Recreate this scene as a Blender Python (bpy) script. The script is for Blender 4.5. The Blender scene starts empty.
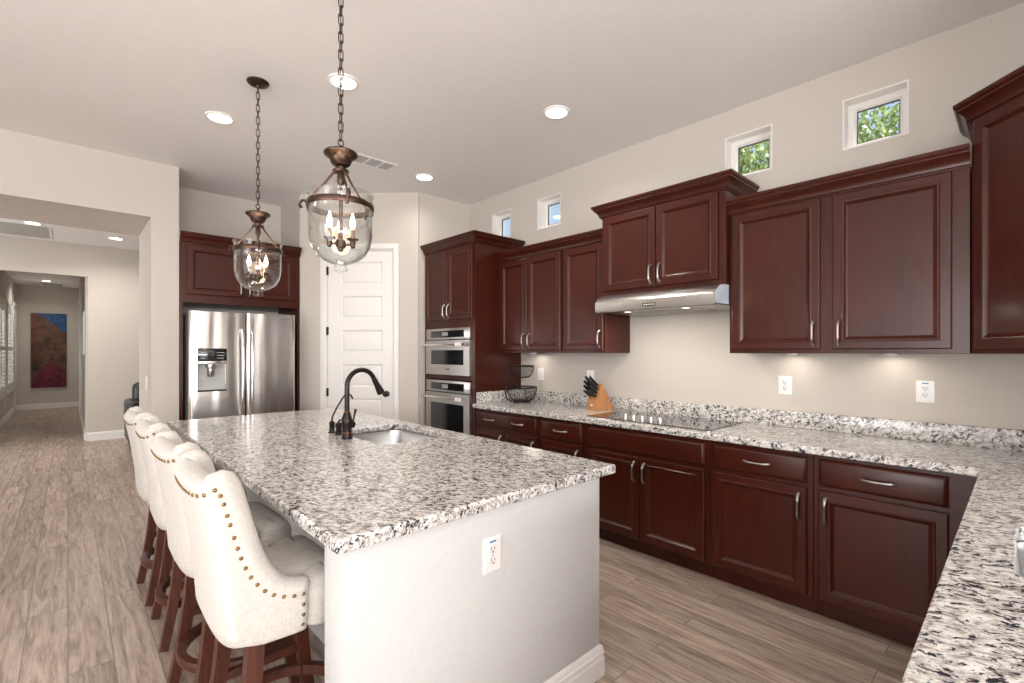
import bpy, bmesh, math, random
from mathutils import Vector, Matrix
PI = math.pi
SC = bpy.context.scene
COL = SC.collection
random.seed(7)

# ------------------------------------------------------------------ camera
cam_d = bpy.data.cameras.new('camera')
cam = bpy.data.objects.new('camera', cam_d)
COL.objects.link(cam)
CAM_YAW = math.atan(444 / 477)
cam.location = (0, 0, 1.41)
cam.rotation_euler = (PI / 2, 0, -CAM_YAW)
cam_d.sensor_fit = 'HORIZONTAL'
cam_d.sensor_width = 36
cam_d.lens = 477 / 1024 * 36
cam_d.shift_y = 10.5 / 1024
cam_d.clip_start = 0.05
SC.camera = cam

# ------------------------------------------------------------------ view
SC.view_settings.view_transform = 'Standard'
SC.view_settings.look = 'None'
SC.view_settings.gamma = 1
SC.view_settings.use_curve_mapping = False
SC.view_settings.exposure = 0.07
SC.cycles.use_denoising = True
SC.cycles.max_bounces = 10
SC.cycles.diffuse_bounces = 6
SC.cycles.glossy_bounces = 5
SC.cycles.transmission_bounces = 10
SC.cycles.transparent_max_bounces = 12
SC.cycles.sample_clamp_indirect = 6
SC.cycles.caustics_refractive = False
SC.cycles.caustics_reflective = False

# ------------------------------------------------------------------ world: blue sky east, bright haze and cloud west and south
world = bpy.data.worlds.new('sky')
SC.world = world
world.use_nodes = True
wn, wl = world.node_tree.nodes, world.node_tree.links
wn.clear()
w_out = wn.new('ShaderNodeOutputWorld')
w_bg = wn.new('ShaderNodeBackground')
w_tc = wn.new('ShaderNodeTexCoord')
w_sep = wn.new('ShaderNodeSeparateXYZ')
w_ma = wn.new('ShaderNodeMath'); w_ma.operation = 'MULTIPLY_ADD'
w_ma.inputs[1].default_value = -0.5; w_ma.inputs[2].default_value = 0.5
w_rmp = wn.new('ShaderNodeValToRGB')
w_rmp.color_ramp.elements[0].position = 0.2
w_rmp.color_ramp.elements[0].color = (0.55, 0.70, 0.92, 1)
w_rmp.color_ramp.elements[1].position = 0.6
w_rmp.color_ramp.elements[1].color = (2.4, 2.38, 2.35, 1)
wl.new(w_tc.outputs['Generated'], w_sep.inputs[0])
wl.new(w_sep.outputs['X'], w_ma.inputs[0])
wl.new(w_ma.outputs[0], w_rmp.inputs['Fac'])
wl.new(w_rmp.outputs['Color'], w_bg.inputs['Color'])
w_bg.inputs['Strength'].default_value = 1.0
wl.new(w_bg.outputs[0], w_out.inputs[0])

# ------------------------------------------------------------------ sun (high, from beyond the window wall)
sun_d = bpy.data.lights.new('sun', 'SUN')
sun_d.energy = 11.0
sun_d.angle = 0.01
sun_d.color = (1.0, 0.95, 0.88)
sun = bpy.data.objects.new('sun', sun_d)
COL.objects.link(sun)
sun.rotation_euler = Vector((-0.36, 0.50, -1.0)).to_track_quat('-Z', 'Y').to_euler()

# ------------------------------------------------------------------ unseen area lights: added fill in the great room, daylight in the living room
def area_light(name, loc, direction, sx, sy, power, color):
    d = bpy.data.lights.new(name, 'AREA')
    d.shape = 'RECTANGLE'; d.size = sx; d.size_y = sy
    d.energy = power; d.color = color
    o = bpy.data.objects.new(name, d)
    COL.objects.link(o)
    o.location = loc
    o.rotation_euler = Vector(direction).to_track_quat('-Z', 'Z').to_euler()
    return o
COOL_WHITE = (0.985, 0.99, 1.0)
# south and west: added fill besides daylight, tilted up to brighten the ceiling
area_light('ceiling_fill_south', (-1.1, -4.9, 1.5), (0, 1, 1.9), 5.0, 1.7, 560, COOL_WHITE)
area_light('ceiling_fill_west', (-4.5, 0.3, 1.5), (1, 0, 1.9), 5.6, 1.7, 215, COOL_WHITE)
area_light('daylight_living', (-4.55, 7.8, 1.5), (1, 0, 0.9), 3.0, 2.2, 120, COOL_WHITE)

# ================================================================== materials
def new_mat(name):
    m = bpy.data.materials.new(name)
    m.use_nodes = True
    nt = m.node_tree
    b = nt.nodes['Principled BSDF']
    return m, nt, b

def N(nt, t, **kw):
    n = nt.nodes.new(t)
    for k, v in kw.items():
        setattr(n, k, v)
    return n

def coords(nt, scale=(1, 1, 1), rot=(0, 0, 0), kind='Object'):
    tc = N(nt, 'ShaderNodeTexCoord')
    mp = N(nt, 'ShaderNodeMapping')
    mp.inputs['Scale'].default_value = scale
    mp.inputs['Rotation'].default_value = rot
    nt.links.new(tc.outputs[kind], mp.inputs['Vector'])
    return mp.outputs['Vector']

def noise(nt, vec, scale, detail=3, rough=0.55, dist=0.0):
    n = N(nt, 'ShaderNodeTexNoise')
    n.inputs['Scale'].default_value = scale
    n.inputs['Detail'].default_value = detail
    n.inputs['Roughness'].default_value = rough
    n.inputs['Distortion'].default_value = dist
    nt.links.new(vec, n.inputs['Vector'])
    return n.outputs['Fac']

def ramp(nt, fac, stops, interp='LINEAR'):
    r = N(nt, 'ShaderNodeValToRGB')
    cr = r.color_ramp
    cr.interpolation = interp
    while len(cr.elements) < len(stops):
        cr.elements.new(0.5)
    for e, (p, c) in zip(cr.elements, stops):
        e.position = p
        e.color = c if len(c) == 4 else (*c, 1)
    nt.links.new(fac, r.inputs['Fac'])
    return r.outputs['Color']

def mix(nt, fac, a, b, mode='MIX'):
    m = N(nt, 'ShaderNodeMix', data_type='RGBA', blend_type=mode)
    for sock, v in ((m.inputs['Factor'], fac), (m.inputs['A'], a), (m.inputs['B'], b)):
        if hasattr(v, 'links') or isinstance(v, bpy.types.NodeSocket):
            nt.links.new(v, sock)
        else:
            sock.default_value = v if not isinstance(v, tuple) or len(v) == 4 else (*v, 1)
    return m.outputs['Result']

def bump(nt, b, fac, strength, dist=0.01):
    n = N(nt, 'ShaderNodeBump')
    n.inputs['Strength'].default_value = strength
    n.inputs['Distance'].default_value = dist
    nt.links.new(fac, n.inputs['Height'])
    nt.links.new(n.outputs['Normal'], b.inputs['Normal'])

def plain(name, col, rough=0.5, metal=0.0, coat=0.0, var=0.06, vscale=40, bumpy=0.0, spec=0.5):
    m, nt, b = new_mat(name)
    f = noise(nt, coords(nt), vscale, 3)
    lo = tuple(c * (1 - var) for c in col); hi = tuple(min(1, c * (1 + var)) for c in col)
    nt.links.new(ramp(nt, f, [(0.3, lo), (0.7, hi)]), b.inputs['Base Color'])
    b.inputs['Roughness'].default_value = rough
    b.inputs['Metallic'].default_value = metal
    b.inputs['Coat Weight'].default_value = coat
    b.inputs['Coat Roughness'].default_value = 0.12
    b.inputs['Specular IOR Level'].default_value = spec
    if bumpy:
        bump(nt, b, f, bumpy, 0.004)
    return m

def emit(name, col, strength):
    m, nt, b = new_mat(name)
    b.inputs['Base Color'].default_value = (0.25, 0.25, 0.25, 1)
    b.inputs['Emission Color'].default_value = (*col, 1)
    b.inputs['Emission Strength'].default_value = strength
    return m

M = {}
M['wall'] = plain('wall_paint', (0.558, 0.512, 0.464), 0.85, var=0.02, vscale=90, bumpy=0.25, spec=0.2)
M['ceil'] = plain('ceiling_paint', (0.83, 0.81, 0.80), 0.9, var=0.02, vscale=60, bumpy=0.2, spec=0.2)
M['trim'] = plain('white_trim', (0.76, 0.74, 0.715), 0.4, var=0.01)
M['island_wall'] = plain('island_paint', (0.56, 0.56, 0.55), 0.75, var=0.02, vscale=55, bumpy=0.4, spec=0.25)

def cherry():
    m, nt, b = new_mat('dark_cherry_wood')
    v = coords(nt, (14, 14, 1.6))
    g = noise(nt, v, 3.0, 5, 0.6, 0.6)
    big = noise(nt, coords(nt, (2, 2, 1.2)), 1.5, 2)
    c = ramp(nt, g, [(0.2, (0.038, 0.0066, 0.0034)), (0.55, (0.053, 0.0092, 0.0045)), (0.85, (0.068, 0.0130, 0.0065))])
    c2 = ramp(nt, big, [(0.3, (0.80, 0.80, 0.80)), (0.7, (1.15, 1.1, 1.05))])
    nt.links.new(mix(nt, 1.0, c, c2, 'MULTIPLY'), b.inputs['Base Color'])
    b.inputs['Roughness'].default_value = 0.30
    b.inputs['Specular IOR Level'].default_value = 0.26
    b.inputs['Coat Weight'].default_value = 0.12
    b.inputs['Coat Roughness'].default_value = 0.14
    bump(nt, b, g, 0.04, 0.002)
    return m
M['cherry'] = cherry()

def leg_wood():
    m, nt, b = new_mat('reddish_brown_leg_wood')
    g = noise(nt, coords(nt, (20, 20, 2)), 3.0, 4, 0.6, 0.5)
    nt.links.new(ramp(nt, g, [(0.25, (0.030, 0.009, 0.006)), (0.7, (0.105, 0.027, 0.014))]), b.inputs['Base Color'])
    b.inputs['Roughness'].default_value = 0.38
    return m
M['leg'] = leg_wood()

def granite():
    m, nt, b = new_mat('speckled_granite')
    v0 = coords(nt, (1, 1, 1), (0.35, 0.30, -0.45))
    mp = N(nt, 'ShaderNodeMapping'); mp.inputs['Scale'].default_value = (2.1, 1.0, 1.8)
    warp = N(nt, 'ShaderNodeTexNoise'); warp.inputs['Scale'].default_value = 14
    nt.links.new(v0, warp.inputs['Vector'])
    vm = N(nt, 'ShaderNodeVectorMath', operation='MULTIPLY_ADD')
    nt.links.new(warp.outputs['Color'], vm.inputs[0]); vm.inputs[1].default_value = (0.045, 0.045, 0.045)
    nt.links.new(v0, vm.inputs[2])
    nt.links.new(vm.outputs[0], mp.inputs['Vector'])
    v = mp.outputs[0]
    cloud = noise(nt, v, 14, 3, 0.55)
    big = noise(nt, v, 32, 5, 0.64)
    mid = noise(nt, v, 45, 5, 0.66)
    fine = noise(nt, v, 95, 4, 0.65)
    base = ramp(nt, big, [(0.36, (0.27, 0.252, 0.236)), (0.45, (0.49, 0.463, 0.435)), (0.53, (0.68, 0.66, 0.63)), (0.66, (0.79, 0.78, 0.76))])
    brown = ramp(nt, noise(nt, v, 30, 4, 0.6), [(0.56, (0, 0, 0)), (0.64, (1, 1, 1))])
    base = mix(nt, brown, base, (0.33, 0.285, 0.25, 1))
    # dark flecks gather in drifts
    sm = N(nt, 'ShaderNodeMath', operation='MULTIPLY_ADD'); nt.links.new(cloud, sm.inputs[0]); sm.inputs[1].default_value = 0.35; nt.links.new(mid, sm.inputs[2])
    gm = ramp(nt, sm.outputs[0], [(0.594, (1, 1, 1)), (0.626, (0, 0, 0))])
    c = mix(nt, gm, base, (0.034, 0.038, 0.050, 1))
    fm = ramp(nt, fine, [(0.345, (1, 1, 1)), (0.40, (0, 0, 0))])
    c = mix(nt, fm, c, (0.10, 0.095, 0.10, 1))
    nt.links.new(c, b.inputs['Base Color'])
    b.inputs['Roughness'].default_value = 0.13
    b.inputs['Specular IOR Level'].default_value = 0.5
    return m
M['granite'] = granite()

def floor_mat():
    m, nt, b = new_mat('wood_look_plank_tile')
    v = coords(nt, (1, 1, 1), (0, 0, PI / 2))
    br = N(nt, 'ShaderNodeTexBrick')
    br.offset = 0.37; br.offset_frequency = 2; br.squash = 1
    br.inputs['Scale'].default_value = 1
    br.inputs['Mortar Size'].default_value = 0.0022
    br.inputs['Mortar Smooth'].default_value = 0.1
    br.inputs['Brick Width'].default_value = 1.2
    br.inputs['Row Height'].default_value = 0.155
    br.inputs['Bias'].default_value = 0
    br.inputs['Color1'].default_value = (0, 0, 0, 1)
    br.inputs['Color2'].default_value = (1, 1, 1, 1)
    br.inputs['Mortar'].default_value = (0.5, 0.5, 0.5, 1)
    nt.links.new(v, br.inputs['Vector'])
    tint = ramp(nt, br.outputs['Color'], [(0, (0.88, 0.88, 0.88)), (0.5, (1, 1, 1)), (1, (1.1, 1.09, 1.08))])
    # shift the grain per plank
    tc = N(nt, 'ShaderNodeTexCoord')
    add = N(nt, 'ShaderNodeVectorMath', operation='MULTIPLY_ADD')
    nt.links.new(br.outputs['Color'], add.inputs[0]); add.inputs[1].default_value = (3, 9, 0)
    nt.links.new(tc.outputs['Object'], add.inputs[2])
    mp = N(nt, 'ShaderNodeMapping'); mp.inputs['Scale'].default_value = (15, 1.15, 1)
    nt.links.new(add.outputs[0], mp.inputs['Vector'])
    g = noise(nt, mp.outputs[0], 1.6, 6, 0.66, 1.2)
    g2 = noise(nt, mp.outputs[0], 6, 4, 0.6, 0.4)
    c = ramp(nt, g, [(0.32, (0.135, 0.092, 0.068)), (0.43, (0.29, 0.210, 0.163)), (0.55, (0.44, 0.345, 0.280)), (0.70, (0.59, 0.490, 0.415))])
    c = mix(nt, 0.28, c, ramp(nt, g2, [(0.35, (0.22, 0.165, 0.13)), (0.65, (0.60, 0.50, 0.425))]))
    c = mix(nt, 1.0, c, tint, 'MULTIPLY')
    c = mix(nt, br.outputs['Fac'], c, (0.20, 0.155, 0.125, 1))
    nt.links.new(c, b.inputs['Base Color'])
    b.inputs['Roughness'].default_value = 0.36
    inv = N(nt, 'ShaderNodeMath', operation='MULTIPLY_ADD')
    nt.links.new(br.outputs['Fac'], inv.inputs[0]); inv.inputs[1].default_value = -1.0
    nt.links.new(g, inv.inputs[2])
    bump(nt, b, inv.outputs[0], 0.12, 0.003)
    return m
M['floor'] = floor_mat()

def steel(name, col=(0.60, 0.585, 0.565), rough=0.22, scale=(90, 90, 1.5), wav=0.0, wscale=(5, 5, 0.5)):
    m, nt, b = new_mat(name)
    b.inputs['Metallic'].default_value = 1
    g = noise(nt, coords(nt, scale), 4, 3, 0.6)
    nt.links.new(ramp(nt, g, [(0.3, tuple(c * 0.93 for c in col)), (0.7, tuple(min(1, c * 1.07) for c in col))]), b.inputs['Base Color'])
    b.inputs['Roughness'].default_value = rough
    if wav:
        w = noise(nt, coords(nt, wscale), 1.6, 1, 0.4)
        bump(nt, b, w, wav, 0.05)
    else:
        bump(nt, b, g, 0.02, 0.001)
    return m
M['steel'] = steel('brushed_steel', (0.56, 0.54, 0.52), 0.30)
M['fridge_steel'] = steel('brushed_fridge_steel', (0.63, 0.61, 0.59), 0.22, (120, 120, 1), 0.30, (4.5, 4.5, 0.45))
M['sink_steel'] = steel('satin_sink_steel', (0.62, 0.62, 0.62), 0.28, (1.5, 90, 90))
M['pewter'] = steel('pewter_pull', (0.42, 0.40, 0.39), 0.28, (40, 40, 40))
M['chrome'] = steel('polished_steel', (0.75, 0.74, 0.73), 0.12, (40, 40, 40))
M['bronze'] = steel('oil_rubbed_bronze', (0.095, 0.060, 0.046), 0.38, (40, 40, 40))
M['dark_bronze'] = plain('dark_bronze', (0.028, 0.022, 0.020), 0.28, 0.75, var=0.2)
M['copper_line'] = plain('worn_copper_edge', (0.30, 0.13, 0.06), 0.3, 1.0)
M['black'] = plain('black_plastic', (0.012, 0.012, 0.013), 0.35)
M['glass_black'] = plain('black_glass', (0.008, 0.008, 0.009), 0.05, coat=0.5)
M['dark_gray'] = plain('dark_gray_paint', (0.05, 0.048, 0.046), 0.45)
M['white_plastic'] = plain('white_plastic', (0.82, 0.81, 0.79), 0.35, var=0.01)
M['slot'] = plain('dark_slot', (0.05, 0.05, 0.05), 0.6)
M['blue_mark'] = plain('blue_label', (0.05, 0.16, 0.42), 0.5)
M['red_mark'] = plain('red_label', (0.55, 0.03, 0.03), 0.5)
M['reflection'] = plain('blue_white_reflection', (0.55, 0.60, 0.68), 0.3)
M['brass'] = plain('aged_brass', (0.26, 0.155, 0.055), 0.32, 1.0)
M['grille'] = plain('gray_louver', (0.42, 0.42, 0.41), 0.5)
M['leather'] = plain('black_leather', (0.018, 0.018, 0.020), 0.38, bumpy=0.2)
M['iron'] = plain('black_iron_wire', (0.02, 0.016, 0.014), 0.4, 0.6)
M['candle'] = plain('bronze_candle_sleeve', (0.23, 0.13, 0.085), 0.4, 0.5)
M['lamp_on'] = emit('recessed_lamp_glow', (1.0, 0.93, 0.82), 14)
M['puck_on'] = emit('small_lamp_glow', (1.0, 0.90, 0.76), 4)
M['bulb_on'] = emit('candle_bulb_glow', (1.0, 0.80, 0.55), 11)
M['display'] = emit('oven_display', (0.6, 0.65, 0.7), 0.06)

def linen():
    m, nt, b = new_mat('cream_linen')
    a = noise(nt, coords(nt, (260, 260, 40)), 1, 3, 0.6)
    c_ = noise(nt, coords(nt, (40, 40, 330)), 1, 3, 0.6)
    f = mix(nt, 0.5, a, c_)
    bw = N(nt, 'ShaderNodeRGBToBW'); nt.links.new(f, bw.inputs[0])
    nt.links.new(ramp(nt, bw.outputs[0], [(0.32, (0.48, 0.45, 0.41)), (0.52, (0.595, 0.565, 0.525)), (0.7, (0.65, 0.62, 0.585))]), b.inputs['Base Color'])
    b.inputs['Roughness'].default_value = 0.9
    b.inputs['Sheen Weight'].default_value = 0.15
    b.inputs['Specular IOR Level'].default_value = 0.2
    bump(nt, b, bw.outputs[0], 0.25, 0.0015)
    return m
M['linen'] = linen()

def clear_glass(name, rough=0.0, tint=(1, 1, 1), edge=0.6):
    m, nt, b = new_mat(name)
    nt.nodes.remove(b)
    out = nt.nodes['Material Output']
    lw = N(nt, 'ShaderNodeLayerWeight'); lw.inputs['Blend'].default_value = 0.5
    pw = N(nt, 'ShaderNodeMath', operation='POWER'); nt.links.new(lw.outputs['Facing'], pw.inputs[0]); pw.inputs[1].default_value = 2.2
    fr = N(nt, 'ShaderNodeMath', operation='MULTIPLY_ADD'); nt.links.new(pw.outputs[0], fr.inputs[0]); fr.inputs[1].default_value = edge; fr.inputs[2].default_value = 0.03
    tr = N(nt, 'ShaderNodeBsdfTransparent'); tr.inputs['Color'].default_value = (*tint, 1)
    gl = N(nt, 'ShaderNodeBsdfGlossy'); gl.inputs['Roughness'].default_value = rough
    ms = N(nt, 'ShaderNodeMixShader')
    nt.links.new(fr.outputs[0], ms.inputs[0]); nt.links.new(tr.outputs[0], ms.inputs[1]); nt.links.new(gl.outputs[0], ms.inputs[2])
    nt.links.new(ms.outputs[0], out.inputs['Surface'])
    return m
M['pane'] = clear_glass('window_pane', 0.0, (0.97, 0.985, 0.98))
M['jar_glass'] = clear_glass('clear_jar_glass', 0.03, (0.97, 0.975, 0.97), 0.75)

def block_wood():
    m, nt, b = new_mat('warm_beech_wood')
    g = noise(nt, coords(nt, (30, 30, 5), (0, 0.6, 0)), 3, 4, 0.6, 0.6)
    nt.links.new(ramp(nt, g, [(0.3, (0.33, 0.135, 0.045)), (0.7, (0.55, 0.27, 0.115))]), b.inputs['Base Color'])
    b.inputs['Roughness'].default_value = 0.4
    return m
M['beech'] = block_wood()

def painting_mat():
    m, nt, b = new_mat('abstract_canvas')
    tc = N(nt, 'ShaderNodeTexCoord')
    sp = N(nt, 'ShaderNodeSeparateXYZ'); nt.links.new(tc.outputs['Object'], sp.inputs[0])
    v = coords(nt, (2.2, 2.2, 2.2))
    n1 = noise(nt, v, 2.2, 6, 0.62, 0.6)
    n2 = noise(nt, v, 6.0, 5, 0.6, 0.3)
    rock = ramp(nt, n1, [(0.33, (0.020, 0.012, 0.010)), (0.5, (0.105, 0.042, 0.024)), (0.72, (0.20, 0.085, 0.045))])
    blue = ramp(nt, n2, [(0.3, (0.005, 0.022, 0.07)), (0.6, (0.010, 0.10, 0.28))])
    mag = ramp(nt, n2, [(0.3, (0.035, 0.005, 0.010)), (0.55, (0.17, 0.012, 0.034)), (0.75, (0.27, 0.025, 0.07))])
    def math2(op, a, b_, c=None):
        n = N(nt, 'ShaderNodeMath', operation=op)
        for i, x in enumerate((a, b_, c)):
            if x is None: continue
            if isinstance(x, (int, float)): n.inputs[i].default_value = x
            else: nt.links.new(x, n.inputs[i])
        return n.outputs[0]
    # blue sky, upper right:  z*1.0 + x*1.3 + noise
    s = math2('MULTIPLY_ADD', sp.outputs['X'], 0.9, sp.outputs['Z'])
    s = math2('MULTIPLY_ADD', n1, 0.55, s)
    sky_f = ramp(nt, math2('MULTIPLY', s, 0.5), [(0.500, (0, 0, 0)), (0.525, (1, 1, 1))])
    # magenta mound, bottom
    x2 = math2('SUBTRACT', sp.outputs['X'], 0.05)
    d = math2('MULTIPLY', math2('POWER', math2('ABSOLUTE', x2, 0), 2.0), 9.0)
    h = math2('SUBTRACT', 0.33, math2('MULTIPLY_ADD', d, 0.55, sp.outputs['Z']))
    h = math2('MULTIPLY_ADD', n1, 0.5, h)
    h = math2('SUBTRACT', h, -0.25)
    mag_f = ramp(nt, h, [(0.965, (0, 0, 0)), (1.0, (1, 1, 1))])
    c = mix(nt, sky_f, rock, blue)
    h2 = math2('MULTIPLY_ADD', n1, 0.25, math2('SUBTRACT', -0.30, math2('MULTIPLY_ADD', d, 0.5, sp.outputs['Z'])))
    c = mix(nt, ramp(nt, h2, [(0.10, (0, 0, 0)), (0.15, (1, 1, 1))]), c, mag)
    nt.links.new(c, b.inputs['Base Color'])
    b.inputs['Roughness'].default_value = 0.6
    bump(nt, b, n2, 0.3, 0.01)
    return m
M['painting'] = painting_mat()

def pattern_cushion():
    m, nt, b = new_mat('black_white_pattern_fabric')
    n = noise(nt, coords(nt), 26, 2, 0.5, 1.0)
    nt.links.new(ramp(nt, n, [(0.48, (0.03, 0.03, 0.03)), (0.52, (0.75, 0.73, 0.70))]), b.inputs['Base Color'])
    b.inputs['Roughness'].default_value = 0.9
    return m
M['pattern'] = pattern_cushion()

def leaf_mat():
    m, nt, b = new_mat('green_leaves')
    n = noise(nt, coords(nt), 5, 3)
    nt.links.new(ramp(nt, n, [(0.3, (0.12, 0.20, 0.05)), (0.7, (0.34, 0.43, 0.16))]), b.inputs['Base Color'])
    b.inputs['Roughness'].default_value = 0.5
    b.inputs['Subsurface Weight'].default_value = 0.0
    return m
M['leaf'] = leaf_mat()
M['bark'] = plain('bark', (0.12, 0.085, 0.06), 0.9, var=0.3, bumpy=0.5)
M['soil'] = plain('pale_gravel_ground', (0.42, 0.36, 0.29), 0.95, var=0.25, bumpy=0.4)

# ================================================================== mesh helpers
def bm_new():
    return bmesh.new()

def finish(name, bm, mat, parent=None, smooth=35, mats=None):
    bmesh.ops.recalc_face_normals(bm, faces=bm.faces)
    me = bpy.data.meshes.new(name)
    bm.to_mesh(me); bm.free()
    for mm in (mats or [mat]):
        me.materials.append(mm)
    if smooth:
        me.polygons.foreach_set('use_smooth', [True] * len(me.polygons))
        me.set_sharp_from_angle(angle=math.radians(smooth))
    o = bpy.data.objects.new(name, me)
    COL.objects.link(o)
    if parent is not None:
        o.parent = parent
    return o

def thing(name, label, cat, loc=(0, 0, 0), rz=0.0, group=None):
    o = bpy.data.objects.new(name, None)
    COL.objects.link(o)
    o.empty_display_size = 0.1
    o.location = loc; o.rotation_euler = (0, 0, rz)
    o['label'] = label; o['category'] = cat
    if group: o['group'] = group
    return o

def tag(o, label, cat, group=None):
    o['label'] = label; o['category'] = cat
    if group: o['group'] = group
    return o

def struct(name, bm, mat, smooth=None, parent=None, mats=None):
    o = finish(name, bm, mat, parent, smooth, mats)
    o['kind'] = 'structure'
    return o

def dup(root, loc, rz, label):
    r = root.copy(); COL.objects.link(r)
    r.location = loc; r.rotation_euler = (0, 0, rz); r['label'] = label
    for ch in list(root.children):
        c = ch.copy(); COL.objects.link(c); c.parent = r
        for g in list(ch.children):
            d = g.copy(); COL.objects.link(d); d.parent = c
    return r

def box(bm, x0, x1, y0, y1, z0, z1, bev=0.0, seg=2, mat=0):
    v = [bm.verts.new(p) for p in ((x0, y0, z0), (x1, y0, z0), (x1, y1, z0), (x0, y1, z0), (x0, y0, z1), (x1, y0, z1), (x1, y1, z1), (x0, y1, z1))]
    fs = [bm.faces.new([v[i] for i in q]) for q in ((3, 2, 1, 0), (4, 5, 6, 7), (0, 1, 5, 4), (1, 2, 6, 5), (2, 3, 7, 6), (3, 0, 4, 7))]
    for f in fs: f.material_index = mat
    if bev > 0:
        es = list({e for f in fs for e in f.edges})
        r = bmesh.ops.bevel(bm, geom=es, offset=bev, segments=seg, profile=0.5, affect='EDGES')
        for f in r['faces']: f.material_index = mat
    return fs

def loft(bm, rings, closed=True, cap0=True, cap1=True, mat=0, ring_closed=False):
    vr = [[bm.verts.new(p) for p in r] for r in rings]
    n = len(vr[0]); m = len(vr)
    rng = range(m if ring_closed else m - 1)
    for i in rng:
        a, b = vr[i], vr[(i + 1) % m]
        for j in range(n if closed else n - 1):
            k = (j + 1) % n
            try:
                f = bm.faces.new((a[j], a[k], b[k], b[j])); f.material_index = mat
            except ValueError:
                pass
    if closed and not ring_closed:
        if cap0: bm.faces.new(list(reversed(vr[0]))).material_index = mat
        if cap1: bm.faces.new(vr[-1]).material_index = mat
    return vr

def lathe(bm, prof, c=(0, 0, 0), seg=24, axis='z', cap0=True, cap1=True, mat=0):
    rings = []
    for r, z in prof:
        ring = []
        for k in range(seg):
            a = 2 * PI * k / seg
            p = (r * math.cos(a), r * math.sin(a), z)
            if axis == 'x': p = (p[2], p[0], p[1])
            elif axis == 'y': p = (p[1], p[2], p[0])
            ring.append((p[0] + c[0], p[1] + c[1], p[2] + c[2]))
        rings.append(ring)
    loft(bm, rings, True, cap0, cap1, mat)

def tube(bm, pts, r, seg=8, closed=False, flat=1.0, up=None, mat=0, square=False):
    P = [Vector(p) for p in pts]
    n = len(P)
    rad = r if isinstance(r, (list, tuple)) else [r] * n
    T = []
    for i in range(n):
        if closed: t = P[(i + 1) % n] - P[i - 1]
        else: t = P[min(i + 1, n - 1)] - P[max(i - 1, 0)]
        T.append(t.normalized())
    u = Vector(up) if up else (Vector((0, 0, 1)) if abs(T[0].z) < 0.9 else Vector((1, 0, 0)))
    rings = []
    for i in range(n):
        s = T[i].cross(u)
        if s.length < 1e-5: s = T[i].cross(Vector((0.3, 1, 0.2)))
        s.normalize()
        w = s.cross(T[i]).normalized()
        if not up: u = w
        ring = []
        if square:
            for a, b in ((-1, -1), (1, -1), (1, 1), (-1, 1)):
                ring.append(P[i] + s * (rad[i] * a) + w * (rad[i] * flat * b))
        else:
            for k in range(seg):
                a = 2 * PI * k / seg
                ring.append(P[i] + s * (rad[i] * math.cos(a)) + w * (rad[i] * flat * math.sin(a)))
        rings.append(ring)
    loft(bm, rings, True, True, True, mat, ring_closed=closed)

def prism(bm, poly, axis, a0, a1, mat=0):
    """poly: 2D points; axis 'x' -> (y,z), 'y' -> (x,z), 'z' -> (x,y)"""
    def p3(p, a):
        return {'x': (a, p[0], p[1]), 'y': (p[0], a, p[1]), 'z': (p[0], p[1], a)}[axis]
    loft(bm, [[p3(p, a0) for p in poly], [p3(p, a1) for p in poly]], True, True, True, mat)

def bevel_all(bm, w, seg=2, ang=40):
    es = [e for e in bm.edges if len(e.link_faces) == 2 and e.calc_face_angle(0) > math.radians(ang)]
    bmesh.ops.bevel(bm, geom=es, offset=w, segments=seg, profile=0.5, affect='EDGES', clamp_overlap=True)

def rrect(x0, x1, y0, y1, r, n=5):
    out = []
    for cx, cy, a0 in ((x1 - r, y0 + r, -90), (x1 - r, y1 - r, 0), (x0 + r, y1 - r, 90), (x0 + r, y0 + r, 180)):
        for k in range(n + 1):
            a = math.radians(a0 + 90 * k / n)
            out.append((cx + r * math.cos(a), cy + r * math.sin(a)))
    return out

def grid_wall(bm, us, zs, solid, to3, t):
    """solid(i,j) per cell; to3(u,z,d) -> point; thickness t. Emits only outer faces."""
    cache = {}
    def V(i, j, d):
        k = (i, j, d)
        if k not in cache: cache[k] = bm.verts.new(to3(us[i], zs[j], d * t))
        return cache[k]
    nu, nz = len(us) - 1, len(zs) - 1
    S = lambda i, j: 0 <= i < nu and 0 <= j < nz and solid(i, j)
    for i in range(nu):
        for j in range(nz):
            if not S(i, j): continue
            bm.faces.new((V(i, j, 0), V(i + 1, j, 0), V(i + 1, j + 1, 0), V(i, j + 1, 0)))
            bm.faces.new((V(i, j, 1), V(i, j + 1, 1), V(i + 1, j + 1, 1), V(i + 1, j, 1)))
            if not S(i - 1, j): bm.faces.new((V(i, j, 0), V(i, j + 1, 0), V(i, j + 1, 1), V(i, j, 1)))
            if not S(i + 1, j): bm.faces.new((V(i + 1, j, 0), V(i + 1, j, 1), V(i + 1, j + 1, 1), V(i + 1, j + 1, 0)))
            if not S(i, j - 1): bm.faces.new((V(i, j, 0), V(i, j, 1), V(i + 1, j, 1), V(i + 1, j, 0)))
            if not S(i, j + 1): bm.faces.new((V(i, j + 1, 0), V(i + 1, j + 1, 0), V(i + 1, j + 1, 1), V(i, j + 1, 1)))

def wall_holes(name, u0, u1, z1, holes, to3, t, z0=0.0, mat='wall'):
    us = sorted({u0, u1, *[h[0] for h in holes], *[h[1] for h in holes]})
    zs = sorted({z0, z1, *[h[2] for h in holes], *[h[3] for h in holes]})
    def solid(i, j):
        u = (us[i] + us[i + 1]) / 2; z = (zs[j] + zs[j + 1]) / 2
        return not any(h[0] < u < h[1] and h[2] < z < h[3] for h in holes)
    bm = bm_new()
    grid_wall(bm, us, zs, solid, to3, t)
    return struct(name, bm, M[mat])

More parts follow.
